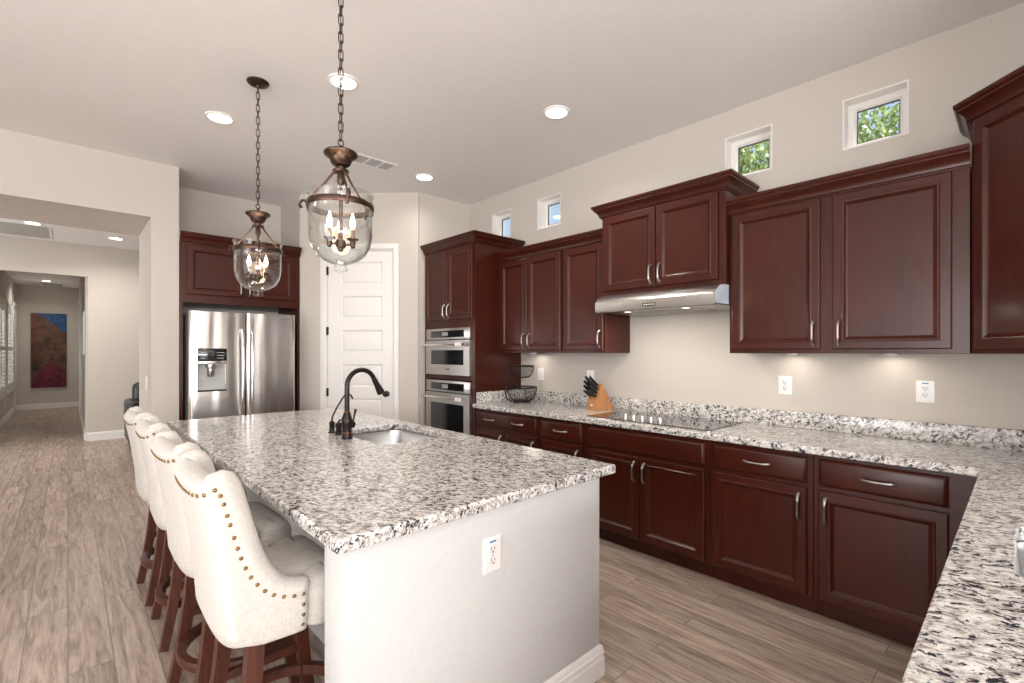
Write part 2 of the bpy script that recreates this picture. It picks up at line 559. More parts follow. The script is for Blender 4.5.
def sweep(bm, prof, path, side=1):
    """mitred sweep of profile [(out,z)] along a 2D open path; side=+1: outward is to the right of travel"""
    P = [Vector((p[0], p[1])) for p in path]
    n = len(P)
    offs = []
    for i in range(n):
        d0 = (P[i] - P[i - 1]).normalized() if i > 0 else None
        d1 = (P[i + 1] - P[i]).normalized() if i < n - 1 else None
        if d0 is None: d0 = d1
        if d1 is None: d1 = d0
        n0 = Vector((d0.y, -d0.x)) * side; n1 = Vector((d1.y, -d1.x)) * side
        b = (n0 + n1).normalized()
        offs.append(b / max(0.2, b.dot(n0)))
    rings = [[(P[i].x + offs[i].x * o, P[i].y + offs[i].y * o, z) for o, z in prof] for i in range(n)]
    loft(bm, rings, True, True, True)

# ================================================================== room shell
H = 3.157            # kitchen ceiling
WX = 3.5             # window wall
LY = 5.455           # left wall with wide opening
LX, LYM = -4.6, -5.0 # great room behind the camera
FY = 10.08           # far wall of the living room
HY_END = 16.62
bm = bm_new(); box(bm, LX - 0.2, 4.4, LYM - 0.2, 17.0, -0.12, 0.0)
struct('floor', bm, M['floor'])
bm = bm_new(); box(bm, LX - 0.2, 3.7, LYM - 0.2, 6.3, H, H + 0.15)
struct('ceiling_kitchen', bm, M['ceil'])
bm = bm_new(); box(bm, LX - 0.2, 0.77, 6.43, FY + 0.13, 3.10, 3.155); box(bm, 0.77, 4.4, 6.215, FY + 0.13, 3.10, 3.155)
struct('ceiling_living', bm, M['ceil'])
bm = bm_new(); box(bm, -1.3, 0.6, FY + 0.13, 17.0, 3.05, 3.2)
struct('ceiling_hall', bm, M['ceil'])

# window wall with four small clerestory windows
WZ0, WZ1 = 2.657, 2.955
WINS = [(0.453, 0.759), (1.172, 1.479), (3.07, 3.376), (3.78, 4.086)]
wall_holes('wall_right', -0.62, 4.66, H, [(a, b, WZ0, WZ1) for a, b in WINS], lambda u, z, d: (WX + d, u, z), 0.14)
# return wall in the corner behind the diagonal cabinet
wall_holes('wall_return', 2.45, WX, H, [], lambda u, z, d: (u, -0.46 - d, z), 0.14)
# wall behind the oven cabinet, the angled pantry wall, the fridge alcove
wall_holes('wall_back', 2.815, WX, H, [], lambda u, z, d: (u, 4.51 + d, z), 0.14)
S2 = math.sqrt(0.5)
PK = 7.327           # pantry wall: x + y = PK
pan0, pan1 = -2.518, -1.213   # along-wall range, s = (x - y) / sqrt2
DS0, DS1, DZ1 = -2.234, -1.488, 2.535
def pan3(s, z, d):
    x = PK / 2 + s * S2 + d * S2; y = PK / 2 - s * S2 + d * S2
    return (x, y, z)
wall_holes('wall_pantry', pan0, pan1, H, [(DS0, DS1, 0.0, DZ1)], pan3, 0.12)
wall_holes('wall_alcove_right', 5.447, 6.09, H, [], lambda u, z, d: (1.872 + d, u, z), 0.10)
wall_holes('wall_alcove_back', 0.77, 1.972, H, [], lambda u, z, d: (u, 6.09 + d, z), 0.12)
# left wall with the wide cased-free opening into the living room
wall_holes('wall_left', LX, 0.77, H, [(-2.1, 0.556, 0.0, 2.648)], lambda u, z, d: (u, LY + d, z), 0.975)
# great room shell behind the camera with big open glass-door bays
wall_holes('wall_south', LX, 2.6, H, [(-3.7, 1.4, 0.05, 2.75)], lambda u, z, d: (u, LYM - d, z), 0.18)
wall_holes('wall_west', LYM - 0.18, FY, H, [(-2.6, 3.2, 0.05, 2.75), (6.3, 9.2, 0.4, 2.6)], lambda u, z, d: (LX - d, u, z), 0.18)
wall_holes('wall_southeast', LYM - 0.18, -0.60, H, [], lambda u, z, d: (2.6 + d, u, z), 0.14)
# living room and hall
wall_holes('wall_far', LX, 4.2, 3.12, [(-0.93, 0.228, 0.0, 2.60)], lambda u, z, d: (u, FY + d, z), 0.13)
wall_holes('wall_living_right', LY + 0.7, FY, 3.12, [], lambda u, z, d: (4.1 + d, u, z), 0.12)
wall_holes('wall_living_front', 1.98, 4.2, 3.12, [], lambda u, z, d: (u, 6.10 + d, z), 0.12)
HWIN = [(12.2, 13.70, 0.62, 2.36), (14.25, 15.55, 0.62, 2.36)]
wall_holes('wall_hall_left', FY + 0.13, HY_END, 3.06, HWIN, lambda u, z, d: (-0.93 - d, u, z), 0.16)
wall_holes('wall_hall_right', FY + 0.13, HY_END, 3.06, [], lambda u, z, d: (0.205 + d, u, z), 0.12)
wall_holes('wall_hall_end', -1.1, 0.4, 3.06, [], lambda u, z, d: (u, HY_END + d, z), 0.14)

# baseboards
BP = [(0, 0), (0.016, 0), (0.016, 0.078), (0.013, 0.081), (0.013, 0.094), (0.016, 0.097), (0.016, 0.104), (0.011, 0.108), (0.011, 0.118), (0.008, 0.128), (0.003, 0.133), (0, 0.133)]
def baseboard(name, path, side):
    bm = bm_new(); sweep(bm, BP, path, side)
    return struct(name, bm, M['trim'], 30)
baseboard('baseboard_far', [(0.228, FY + 0.128), (0.228, FY), (4.1, FY)], -1 * -1)
baseboard('baseboard_left', [(0.556, LY + 0.975), (0.556, LY), (0.77, LY)], 1)
baseboard('baseboard_hall_right', [(0.205, HY_END), (0.205, FY + 0.13)], 1)
baseboard('baseboard_hall_end', [(-0.93, HY_END), (0.189, HY_END)], 1)
baseboard('baseboard_hall_left', [(-0.93, FY + 0.13), (-0.93, HY_END - 0.02)], 1)
def pxy(s, d=0.0):
    p = pan3(s, 0, d); return (p[0], p[1])
baseboard('baseboard_pantry_left', [pxy(pan0), pxy(DS0 - 0.066)], 1)
baseboard('baseboard_pantry_right', [pxy(DS1 + 0.066), pxy(pan1)], 1)

# clerestory windows: deep drywall reveal, white vinyl frame, pane
for i, (a, b) in enumerate(WINS):
    bm = bm_new()
    fx0, fx1, fw = WX + 0.085, WX + 0.13, 0.047
    rings = []
    for (ins, x) in ((0, fx1), (0, fx0), (fw - 0.012, fx0), (fw - 0.006, fx0 + 0.012), (fw, fx0 + 0.016), (fw, fx1)):
        rings.append([(x, a + ins, WZ0 + ins), (x, b - ins, WZ0 + ins), (x, b - ins, WZ1 - ins), (x, a + ins, WZ1 - ins)])
    loft(bm, rings, True, False, False, ring_closed=True)
    w = struct('window_%d' % (i + 1), bm, M['trim'], 30)
    bm = bm_new(); box(bm, fx0 + 0.026, fx0 + 0.031, a + fw - 0.004, b - fw + 0.004, WZ0 + fw - 0.004, WZ1 - fw + 0.004)
    finish('pane', bm, M['pane'], w, None)
    bm = bm_new(); lt = 0.004
    rings = [[(x, a + i_, WZ0 + i_), (x, b - i_, WZ0 + i_), (x, b - i_, WZ1 - i_), (x, a + i_, WZ1 - i_)] for x, i_ in ((WX - 0.002, -0.006), (WX - 0.002, lt), (fx0 - 0.001, lt), (fx0 - 0.001, 0.0005), (WX + 0.002, 0.0005))]
    loft(bm, rings, True, False, False)
    finish('reveal_liner', bm, M['trim'], w, 30)  # white lining; its outer lip paints in the bright corner highlight
    bm = bm_new()
    for (y0, y1, z0, z1) in ((a + fw - 0.001, a + fw + 0.004, WZ0 + fw, WZ1 - fw), (b - fw - 0.004, b - fw + 0.001, WZ0 + fw, WZ1 - fw), (a + fw, b - fw, WZ1 - fw - 0.004, WZ1 - fw + 0.001), (a + fw, b - fw, WZ0 + fw - 0.001, WZ0 + fw + 0.004)):
        box(bm, fx0 + 0.018, fx0 + 0.036, y0, y1, z0, z1)
    finish('glazing_gasket', bm, M['slot'], w, None)

# hall windows with plantation shutters
for i, (a, b, z0, z1) in enumerate(HWIN):
    bm = bm_new()
    X0 = -0.93
    rings = []
    for ins, x in ((-0.07, X0), (-0.07, X0 + 0.03), (-0.02, X0 + 0.035), (0.03, X0 + 0.03), (0.03, X0 - 0.05)):
        rings.append([(x, a + ins, z0 + ins), (x, b - ins, z0 + ins), (x, b - ins, z1 - ins), (x, a + ins, z1 - ins)])
    loft(bm, rings, True, False, False, ring_closed=True)
    w = struct('window_%d' % (i + 5), bm, M['trim'], 30)
    mid = (a + b) / 2
    for (p, q) in ((a + 0.035, mid - 0.004), (mid + 0.004, b - 0.035)):
        bm = bm_new()
        x0, x1 = X0 + 0.0, X0 + 0.028
        for yy in ((p, p + 0.05), (q - 0.05, q)): box(bm, x0, x1, yy[0], yy[1], z0 + 0.035, z1 - 0.035, 0.003, 1)
        for zz in ((z0 + 0.035, z0 + 0.12), (z1 - 0.12, z1 - 0.035), ((z0 + z1) / 2 - 0.035, (z0 + z1) / 2 + 0.035)): box(bm, x0, x1, p + 0.05, q - 0.05, zz[0], zz[1])
        nb = 22
        for k in range(nb):
            zc = z0 + 0.15 + (z1 - z0 - 0.30) * k / (nb - 1)
            c, s = math.cos(0.55) * 0.036, math.sin(0.55) * 0.036
            prism(bm, [(X0 + 0.014 - c, zc + s - 0.004), (X0 + 0.014 + c, zc - s - 0.004), (X0 + 0.014 + c, zc - s + 0.004), (X0 + 0.014 - c, zc + s + 0.004)], 'y', p + 0.05, q - 0.05)
        finish('shutter', bm, M['trim'], w, None)
    bm = bm_new(); box(bm, X0 - 0.11, X0 - 0.105, a, b, z0, z1)
    finish('pane', bm, M['pane'], w, None)
# white door casings in the hall
bm = bm_new(); box(bm, -0.93, -0.908, 15.85, 15.95, 0, 2.45, 0.004); box(bm, -0.93, -0.908, 16.48, 16.58, 0, 2.45, 0.004); box(bm, -0.93, -0.906, 15.83, 16.6, 2.45, 2.56, 0.004); box(bm, -0.93, -0.924, 15.95, 16.48, 0.0, 2.45)
struct('door_2', bm, M['trim'], 30)
bm = bm_new(); box(bm, 0.18, 0.205, 13.3, 13.42, 0, 2.45, 0.004); box(bm, 0.18, 0.205, 14.5, 14.62, 0, 2.45, 0.004); box(bm, 0.178, 0.205, 13.26, 14.66, 2.45, 2.57, 0.004); box(bm, 0.198, 0.205, 13.42, 14.5, 0.0, 2.45)
struct('door_3', bm, M['trim'], 30)

# pantry door: six raised horizontal panels, casing, hinges, knob  (local x along wall, y into the wall)
D0 = pan3(DS0, 0, 0)
door = bpy.data.objects.new('door_1', None); COL.objects.link(door)
door.location = (D0[0], D0[1], 0); door.rotation_euler = (0, 0, -PI / 4); door['kind'] = 'structure'
DW = DS1 - DS0
bm = bm_new()
CP = [(0, 0), (0, -0.012), (0.010, -0.018), (0.035, -0.018), (0.050, -0.014), (0.060, -0.014), (0.064, -0.008), (0.064, 0)]
rings = []
for (o, y) in CP:
    rings.append([(-o, y, 0), (-o, y, DZ1 + o), (DW + o, y, DZ1 + o), (DW + o, y, 0)])
vr = [[bm.verts.new(p) for p in r] for r in rings]
for a, b in zip(vr, vr[1:]):
    for j in range(3): bm.faces.new((a[j], a[j + 1], b[j + 1], b[j]))
# jamb
box(bm, -0.004, 0.012, 0.0, 0.12, 0, DZ1); box(bm, DW - 0.012, DW + 0.004, 0.0, 0.12, 0, DZ1); box(bm, 0.012, DW - 0.012, 0, 0.12, DZ1 - 0.012, DZ1 + 0.004)
finish('door_casing', bm, M['trim'], door, 30)
bm = bm_new()
x0, x1 = 0.015, DW - 0.015
fy = 0.008
PX0, PX1 = 0.165, DW - 0.125
PZ = [(2.155 - 0.376 * k, 2.402 - 0.376 * k) for k in range(6)]
box(bm, x0, x1, fy + 0.012, fy + 0.035, 0.01, DZ1 - 0.015)
us = sorted({x0, PX0, PX1, x1}); zs = sorted({0.01, DZ1 - 0.015, *[z for p in PZ for z in p]})
def pan_solid(i, j):
    u = (us[i] + us[i + 1]) / 2; z = (zs[j] + zs[j + 1]) / 2
    return not (PX0 < u < PX1 and any(p[0] < z < p[1] for p in PZ))
grid_wall(bm, us, zs, pan_solid, lambda u, z, d: (u, fy + d, z), 0.013)
for p in PZ:
    R = []
    for ins, y in ((0, fy), (0.010, fy + 0.008), (0.016, fy + 0.010), (0.034, fy + 0.003), (0.04, fy + 0.002)):
        R.append([(PX0 + ins, y, p[0] + ins), (PX1 - ins, y, p[0] + ins), (PX1 - ins, y, p[1] - ins), (PX0 + ins, y, p[1] - ins)])
    loft(bm, R, True, False, True)
finish('door_panel', bm, M['trim'], door, 20)
for z in (2.303, 1.641, 0.969, 0.25):
    bm = bm_new(); lathe(bm, [(0.006, -0.045), (0.007, -0.043), (0.007, 0.043), (0.006, 0.045)], (0.011, -0.006, z), 10)
    box(bm, 0.004, 0.024, -0.003, 0.009, z - 0.044, z + 0.044)
    finish('hinge', bm, M['dark_bronze'], door)
bm = bm_new()
kx, kz = DW - 0.075, 0.95
lathe(bm, [(0.033, fy), (0.033, fy - 0.006), (0.014, fy - 0.012), (0.011, fy - 0.03), (0.020, fy - 0.036), (0.029, fy - 0.05), (0.028, fy - 0.062), (0.018, fy - 0.070)], (kx, 0, kz), 20, 'y')
finish('door_knob', bm, M['dark_bronze'], door)

# ================================================================== cabinetry
def rect_ring(x0, x1, z0, z1, ins, y):
    return [(x0 + ins, y, z0 + ins), (x1 - ins, y, z0 + ins), (x1 - ins, y, z1 - ins), (x0 + ins, y, z1 - ins)]

def pull(bm, c, vertical=True, L=0.132, out=0.026):
    """arched bar pull; c = centre on the door face (x, y, z); projects toward -y"""
    pts, rad = [], []
    n = 12
    for k in range(n + 1):
        t = k / n
        a = (t - 0.5) * L
        o = out * (1 - (2 * abs(t - 0.5)) ** 4.0)
        pts.append((c[0], c[1] - 0.003 - o, c[2] + a) if vertical else (c[0] + a, c[1] - 0.003 - o, c[2]))
        rad.append(0.0062 + 0.0028 * (2 * abs(t - 0.5)) ** 2)
    tube(bm, pts, rad, 8)
    for s in (-0.5, 0.5):
        p = (c[0], c[1], c[2] + s * L) if vertical else (c[0] + s * L, c[1], c[2])
        lathe(bm, [(0.0085, -0.0005), (0.0095, -0.004), (0.007, -0.008)], p, 10, 'y')

def door_panel(name, parent, x0, x1, z0, z1, handle=None, yb=0.0, th=0.021, fr=0.058):
    bm = bm_new()
    R = [rect_ring(x0, x1, z0, z1, 0, yb), rect_ring(x0, x1, z0, z1, 0, yb - th + 0.005), rect_ring(x0, x1, z0, z1, 0.002, yb - th + 0.002), rect_ring(x0, x1, z0, z1, 0.006, yb - th),
         rect_ring(x0, x1, z0, z1, fr - 0.016, yb - th), rect_ring(x0, x1, z0, z1, fr - 0.012, yb - th - 0.003), rect_ring(x0, x1, z0, z1, fr - 0.005, yb - th - 0.002),
         rect_ring(x0, x1, z0, z1, fr + 0.004, yb - th + 0.007), rect_ring(x0, x1, z0, z1, fr + 0.012, yb - th + 0.011)]
    loft(bm, R, True, True, True)
    o = finish(name, bm, M['cherry'], parent, 25)
    if handle:
        for h in (handle if isinstance(handle, list) else [handle]):
            bm = bm_new()
            pull(bm, (h[0], yb - th, h[1]), h[2])
            finish('handle', bm, M['pewter'], o)
    return o

def drawer_front(parent, x0, x1, z0, z1, handles=(), yb=0.0, th=0.021, name='drawer'):
    bm = bm_new()
    R = [rect_ring(x0, x1, z0, z1, 0, yb), rect_ring(x0, x1, z0, z1, 0, yb - 0.009), rect_ring(x0, x1, z0, z1, 0.004, yb - 0.012), rect_ring(x0, x1, z0, z1, 0.014, yb - th + 0.001), rect_ring(x0, x1, z0, z1, 0.018, yb - th)]
    loft(bm, R, True, True, True)
    o = finish(name, bm, M['cherry'], parent, 25)
    for (x, z) in handles:
        bm = bm_new(); pull(bm, (x, yb - th, z), False)
        finish('handle', bm, M['pewter'], o)
    return o

CROWN = [(0.0, 0.0), (0.008, 0.0), (0.012, 0.010), (0.018, 0.013), (0.020, 0.024), (0.026, 0.036), (0.038, 0.052), (0.048, 0.060), (0.052, 0.062), (0.052, 0.072), (0.060, 0.078), (0.064, 0.086), (0.064, 0.098), (0.0, 0.098)]
def crown(parent, path, z, side=1, k=1.0):
    bm = bm_new(); sweep(bm, [(o * k, z + h * k) for o, h in CROWN], path, side)
    return finish('crown_moulding', bm, M['cherry'], parent, 25)

RZW = -PI / 2    # units on the window wall: local x -> -Y (rightwards), local y -> +X (into the wall)
def carcass(parent, w, y0, y1, z0, z1, name='carcass'):
    bm = bm_new(); box(bm, 0, w, y0, y1, z0, z1, 0.0015, 1)
    return finish(name, bm, M['cherry'], parent, 30)

# ---- base cabinets along the window wall
BXF = 2.886
def base_cab(label, yl, yr, doors, drawers, false_front=False):
    w = yl - yr
    t = thing('base_cabinet', label, 'cabinet', (BXF, yl, 0), RZW)
    e = 0.0005
    bm = bm_new(); box(bm, e, w - e, 0, WX - BXF - 0.004, 0.102, 0.872, 0.001, 1)
    finish('carcass', bm, M['cherry'], t, 30)
    bm = bm_new(); box(bm, e, w - e, 0.067, 0.085, 0.0, 0.102)
    finish('toe_kick', bm, M['cherry'], t, None)
    for d in doors: door_panel('door', t, d[0], d[1], 0.118, 0.688, d[2])
    for d in drawers: drawer_front(t, d[0], d[1], 0.712, 0.852, d[2], name='false_front' if false_front else 'drawer')
    return t
def yx(yl, y): return yl - y
# far left: wide drawer with two pulls over two doors
yl = 3.615
base_cab('dark cherry base cabinet beside the ovens, wide drawer with two pulls', yl, 2.755,
         [(0.025, 0.425, (0.39, 0.585, True)), (0.432, 0.832, (0.797, 0.585, True))], [(0.025, 0.832, [(0.225, 0.782), (0.605, 0.782)])])
yl = 2.753
base_cab('narrow dark cherry base cabinet with one short drawer under the knife block', yl, 2.272, [(0.025, 0.448, (0.413, 0.585, True))], [(0.025, 0.448, [(0.236, 0.782)])])
yl = 2.270
base_cab('wide dark cherry base cabinet below the cooktop with two doors and no drawer pull', yl, 1.318, [(0.030, 0.467, (0.432, 0.585, True)), (0.475, 0.926, (0.510, 0.585, True))], [(0.030, 0.926, [])], True)
yl = 1.316
base_cab('dark cherry base cabinet right of the cooktop, door pull on its right edge', yl, 0.762, [(0.026, 0.528, (0.492, 0.585, True))], [(0.026, 0.528, [(0.277, 0.782)])])
yl = 0.760
base_cab('dark cherry base cabinet nearest the counter corner, door pull on its left edge', yl, 0.105, [(0.026, 0.530, (0.060, 0.585, True))], [(0.026, 0.530, [(0.278, 0.782)])])
# corner filler run and peninsula base under the return counter
t = thing('base_cabinet', 'dark cherry cabinet carrying the near counter that runs under the second sink', 'cabinet', (0.86, 0.104, 0), 0)
bm = bm_new()
Rr = [[(x, y, z) for x, y in ((0, -0.555), (2.02, -0.555), (2.02, 0), (0, 0))] for z in (0.102, 0.66)]
loft(bm, Rr)
box(bm, 0, 0.55, -0.555, 0, 0.661, 0.872); box(bm, 1.25, 2.02, -0.555, 0, 0.661, 0.872); box(bm, 0.551, 1.249, -0.03, 0, 0.661, 0.872); box(bm, 0.551, 1.249, -0.555, -0.53, 0.661, 0.872)
finish('carcass', bm, M['cherry'], t, 30)
bm = bm_new(); box(bm, 0.02, 2.0, -0.53, -0.07, 0, 0.101); finish('toe_kick', bm, M['cherry'], t, None)

# ---- L-shaped granite worktop with backsplash, cut out for the near sink
def plate_with_hole(bm, outer, holes, z0, z1):
    loops = []
    for lp in [outer] + holes:
        vs = [bm.verts.new((x, y, z1)) for x, y in lp]
        for i in range(len(vs)): bm.edges.new((vs[i], vs[(i + 1) % len(vs)]))
        loops.append(vs)
    r = bmesh.ops.triangle_fill(bm, use_beauty=True, use_dissolve=False, edges=bm.edges[:])
    top = [f for f in bm.faces]
    ex = bmesh.ops.extrude_face_region(bm, geom=top)
    for v in [g for g in ex['geom'] if isinstance(g, bmesh.types.BMVert)]: v.co.z = z0

def add_bevel(o, w, seg=3, ang=50):
    md = o.modifiers.new('bevel', 'BEVEL'); md.width = w; md.segments = seg; md.limit_method = 'ANGLE'; md.angle_limit = math.radians(ang)

CF = 2.843; RETY = 0.128
SK = (1.52, 2.00, -0.40, 0.016)
bm = bm_new()
outer = [(0.80, -0.458), (3.498, -0.458), (3.498, 3.613), (CF, 3.613), (CF, RETY + 0.0), (0.80, RETY)]
plate_with_hole(bm, outer, [list(reversed(rrect(SK[0], SK[1], SK[2], SK[3], 0.06)))], 0.874, 0.914)
ct = finish('kitchen_countertop', bm, M['granite'], None, 40)
add_bevel(ct, 0.007)
tag(ct, 'L-shaped speckled granite worktop with upstand running along the window wall under the cabinets', 'countertop')
bm = bm_new(); box(bm, 3.474, 3.498, -0.433, 3.589, 0.9145, 1.020, 0.003); box(bm, CF + 0.045, 3.498, 3.5895, 3.6125, 0.9145, 1.020, 0.003); box(bm, 2.46, 3.498, -0.457, -0.4335, 0.9145, 1.020, 0.003)
finish('upstand', bm, M['granite'], ct, 40)

# near sink in the return counter
def sink(name, label, x0, x1, y0, y1, z, depth, r=0.06):
    t = thing(name, label, 'sink', ((x0 + x1) / 2, (y0 + y1) / 2, z - depth))
    hx, hy = (x1 - x0) / 2, (y1 - y0) / 2
    bm = bm_new()
    rr = lambda g, rad, zz: [(p[0], p[1], zz) for p in rrect(-hx - g, hx + g, -hy - g, hy + g, rad)]
    top = depth
    R = [rr(0.015, r + 0.015, top), rr(0.002, r, top), rr(-0.004, r - 0.004, top - 0.02), rr(-0.012, r - 0.01, 0.035), rr(-0.022, r - 0.018, 0.012), rr(-0.045, r - 0.03, 0.003), rr(-0.045, r - 0.03, 0.0), rr(0.006, r, 0.0), rr(0.015, r + 0.015, top - 0.003)]
    R2 = R[:6]
    loft(bm, R2, True, False, True)
    loft(bm, [R[6], R[7], R[8], R[0]], True, True, False)
    finish('basin', bm, M['sink_steel'], t, 40)
    bm = bm_new(); lathe(bm, [(0.045, 0.0035), (0.042, 0.006), (0.03, 0.005), (0.028, 0.0038)], (0, 0, 0), 24)
    finish('drain', bm, M['chrome'], t)
    return t
sink('undermount_sink', 'stainless undermount sink cut into the near counter at the right edge', SK[0], SK[1], SK[2], SK[3], 0.872, 0.19)

# ---- tall oven cabinet
OY0, OY1 = 4.498, 3.617
OXF = 2.880
w = OY0 - OY1
t = thing('oven_cabinet', 'tall dark cherry cabinet housing two stacked wall ovens', 'cabinet', (OXF, OY0, 0), RZW)
dep = WX - OXF - 0.004
bm = bm_new()
us = [0, 0.062, w - 0.055, w]; zs = [0.10, 0.40, 1.128, 1.170, 1.655, 2.478]
grid_wall(bm, us, zs, lambda i, j: not (i == 1 and j in (1, 3)), lambda u, z, d: (u, d, z), 0.02)
box(bm, 0, 0.018, 0.0205, dep, 0.10, 2.478); box(bm, w - 0.018, w, 0.0205, dep, 0.10, 2.478); box(bm, 0.0185, w - 0.0185, dep - 0.012, dep, 0.10, 2.478)
box(bm, 0.0185, w - 0.0185, 0.0205, dep - 0.0125, 2.46, 2.478); box(bm, 0.0185, w - 0.0185, 0.0205, dep - 0.0125, 1.132, 1.160); box(bm, 0.0185, w - 0.0185, 0.0205, dep - 0.0125, 0.37, 0.395); box(bm, 0.0185, w - 0.0185, 0.0205, dep - 0.0125, 1.66, 1.68)
finish('carcass', bm, M['cherry'], t, 30)
bm = bm_new(); box(bm, 0.001, w - 0.001, 0.067, 0.09, 0, 0.0995); finish('toe_kick', bm, M['cherry'], t, None)
door_panel('door', t, 0.028, 0.432, 1.738, 2.462, (0.398, 1.83, True))
door_panel('door', t, 0.440, w - 0.028, 1.738, 2.462, (0.474, 1.83, True))
drawer_front(t, 0.03, w - 0.03, 0.125, 0.375, [(w / 2, 0.25)])
crown(t, [(0, 0), (w, 0), (w, dep)], 2.470)

def wall_oven(label, z0, z1, zpan, win):
    W0 = 0.068
    t = thing('wall_oven', label, 'oven', (OXF, OY0 - W0, z0), RZW)
    w = 0.752; h = z1 - z0; zp = zpan - z0
    bm = bm_new(); box(bm, 0.003, w - 0.003, 0.001, 0.52, 0.004, h - 0.004, 0.002, 1)
    finish('oven_body', bm, M['dark_gray'], t)
    # control panel
    bm = bm_new(); box(bm, -0.008, w + 0.008, -0.024, -0.0005, zp, h + 0.004, 0.004)
    cp = finish('control_panel', bm, M['steel'], t)
    bm = bm_new(); box(bm, 0.085, w - 0.085, -0.0262, -0.0243, zp + 0.020, h - 0.020, 0.0008, 1)
    g = finish('touch_glass', bm, M['glass_black'], cp)
    bm = bm_new(); box(bm, w / 2 - 0.085, w / 2 + 0.02, -0.0268, -0.0263, zp + 0.037, h - 0.036)
    finish('display', bm, M['display'], cp, None)
    # door with window
    bm = bm_new()
    zt = zp - 0.010
    wz0, wz1 = win
    us = [-0.008, 0.085, w - 0.085, w + 0.008]; zs = [0.0, wz0, wz1, zt]
    grid_wall(bm, us, zs, lambda i, j: not (i == 1 and j == 1), lambda u, z, d: (u, -0.030 + d, z), 0.029)
    bevel_all(bm, 0.003, 2, 60)
    d = finish('oven_door', bm, M['steel'], t, 40)
    bm = bm_new(); box(bm, 0.0855, w - 0.0855, -0.0265, -0.012, wz0 + 0.0005, wz1 - 0.0005, 0.002, 1)
    finish('oven_window', bm, M['glass_black'], d)
    bm = bm_new()
    hz = zt - 0.045
    tube(bm, [(0.03, -0.078, hz), (w - 0.03, -0.078, hz)], 0.013, 14)
    for x in (0.055, w - 0.055): tube(bm, [(x, -0.0305, hz), (x, -0.070, hz)], 0.010, 10)
    finish('handle', bm, M['chrome'], d)
    bm = bm_new(); box(bm, w - 0.150, w - 0.045, -0.0925, -0.0915, hz - 0.016, hz + 0.020, 0, 1); box(bm, w - 0.150, w - 0.045, -0.0915, -0.0775, hz + 0.0135, hz + 0.0145)
    s = finish('label_tag', bm, M['white_plastic'], d, None); s['label'] = 'white shop tag on the oven handle'
    bm = bm_new(); box(bm, w - 0.170, w - 0.151, -0.0927, -0.0915, hz - 0.012, hz + 0.016)
    s = finish('red_tag_end', bm, M['red_mark'], d, None); s['label'] = 'red end of the tag'
    bm = bm_new(); box(bm, w / 2 - 0.06, w / 2 + 0.06, -0.0312, -0.0302, wz0 - 0.055, wz0 - 0.038)
    finish('name_badge', bm, M['chrome'], d, None)
    return t
wall_oven('stainless upper wall oven with short window above the taller oven', 1.175, 1.650, 1.540, (0.105, 0.255))
wall_oven('stainless lower wall oven with deep black window, under the shorter oven', 0.405, 1.112, 0.998, (0.12, 0.475))

# ---- upper cabinets
def upper_cab(label, xf, yl, yr, z0, z1, doors, dz, crown_path, zc, puck=None, kc=1.0):
    w = yl - yr; dep = WX - xf - 0.004
    t = thing('wall_cabinet', label, 'cabinet', (xf, yl, z0), RZW)
    bm = bm_new(); box(bm, 0.0005, w - 0.0005, 0, dep, 0.0, z1 - z0, 0.0015, 1)
    finish('carcass', bm, M['cherry'], t, 30)
    for d in doors: door_panel('door', t, d[0], d[1], dz[0] - z0, dz[1] - z0, (d[2][0], d[2][1] - z0, True))
    path = {'L': [(0, dep), (0, 0), (w, 0)], 'R': [(0, 0), (w, 0), (w, dep)], 'LR': [(0, dep), (0, 0), (w, 0), (w, dep)], '-': [(0, 0), (w, 0)]}[crown_path]
    crown(t, path, zc - z0, 1, kc)
    if puck:
        for px in puck:
            bm = bm_new(); lathe(bm, [(0.034, -0.0005), (0.034, -0.010), (0.030, -0.014), (0.026, -0.014)], (px, dep * 0.62, 0), 20, cap1=False)
            p = finish('puck_light', bm, M['white_plastic'], t)
            bm = bm_new(); lathe(bm, [(0.026, -0.012), (0.001, -0.0125)], (px, dep * 0.62, 0), 20)
            finish('lens', bm, M['puck_on'], p)
            d = bpy.data.lights.new('puck_lamp', 'AREA'); d.shape = 'DISK'; d.size = 0.20; d.energy = 0.5; d.specular_factor = 0.0; d.color = (1.0, 0.9, 0.78)
            o = bpy.data.objects.new('puck_lamp', d); COL.objects.link(o); o.parent = p; o.location = (px, dep * 0.62, -0.018)
    return t
UX = 3.155
UB = 1.402
upper_cab('dark cherry wall cabinet with two narrow doors beside the oven tower', UX, 3.612, 2.738, UB, 2.308, [(0.066, 0.438, (0.405, 1.515)), (0.447, 0.857, (0.480, 1.515))], (1.425, 2.290), '-', 2.292, [0.30])
upper_cab('single-door dark cherry wall cabinet just left of the range hood', UX, 2.736, 2.283, UB, 2.308, [(0.016, 0.436, (0.404, 1.515))], (1.425, 2.290), '-', 2.292)
upper_cab('short dark cherry wall cabinet with two doors above the range hood', 3.101, 2.281, 1.311, 1.850, 2.478, [(0.026, 0.473, (0.441, 1.975)), (0.480, 0.925, (0.513, 1.975))], (1.882, 2.458), 'LR', 2.460)
upper_cab('wide dark cherry wall cabinet with two large doors under two windows', UX, 1.309, 0.176, UB, 2.308, [(0.021, 0.514, (0.482, 1.515)), (0.575, 1.069, (0.607, 1.515))], (1.425, 2.290), '-', 2.292, [0.30, 0.80])

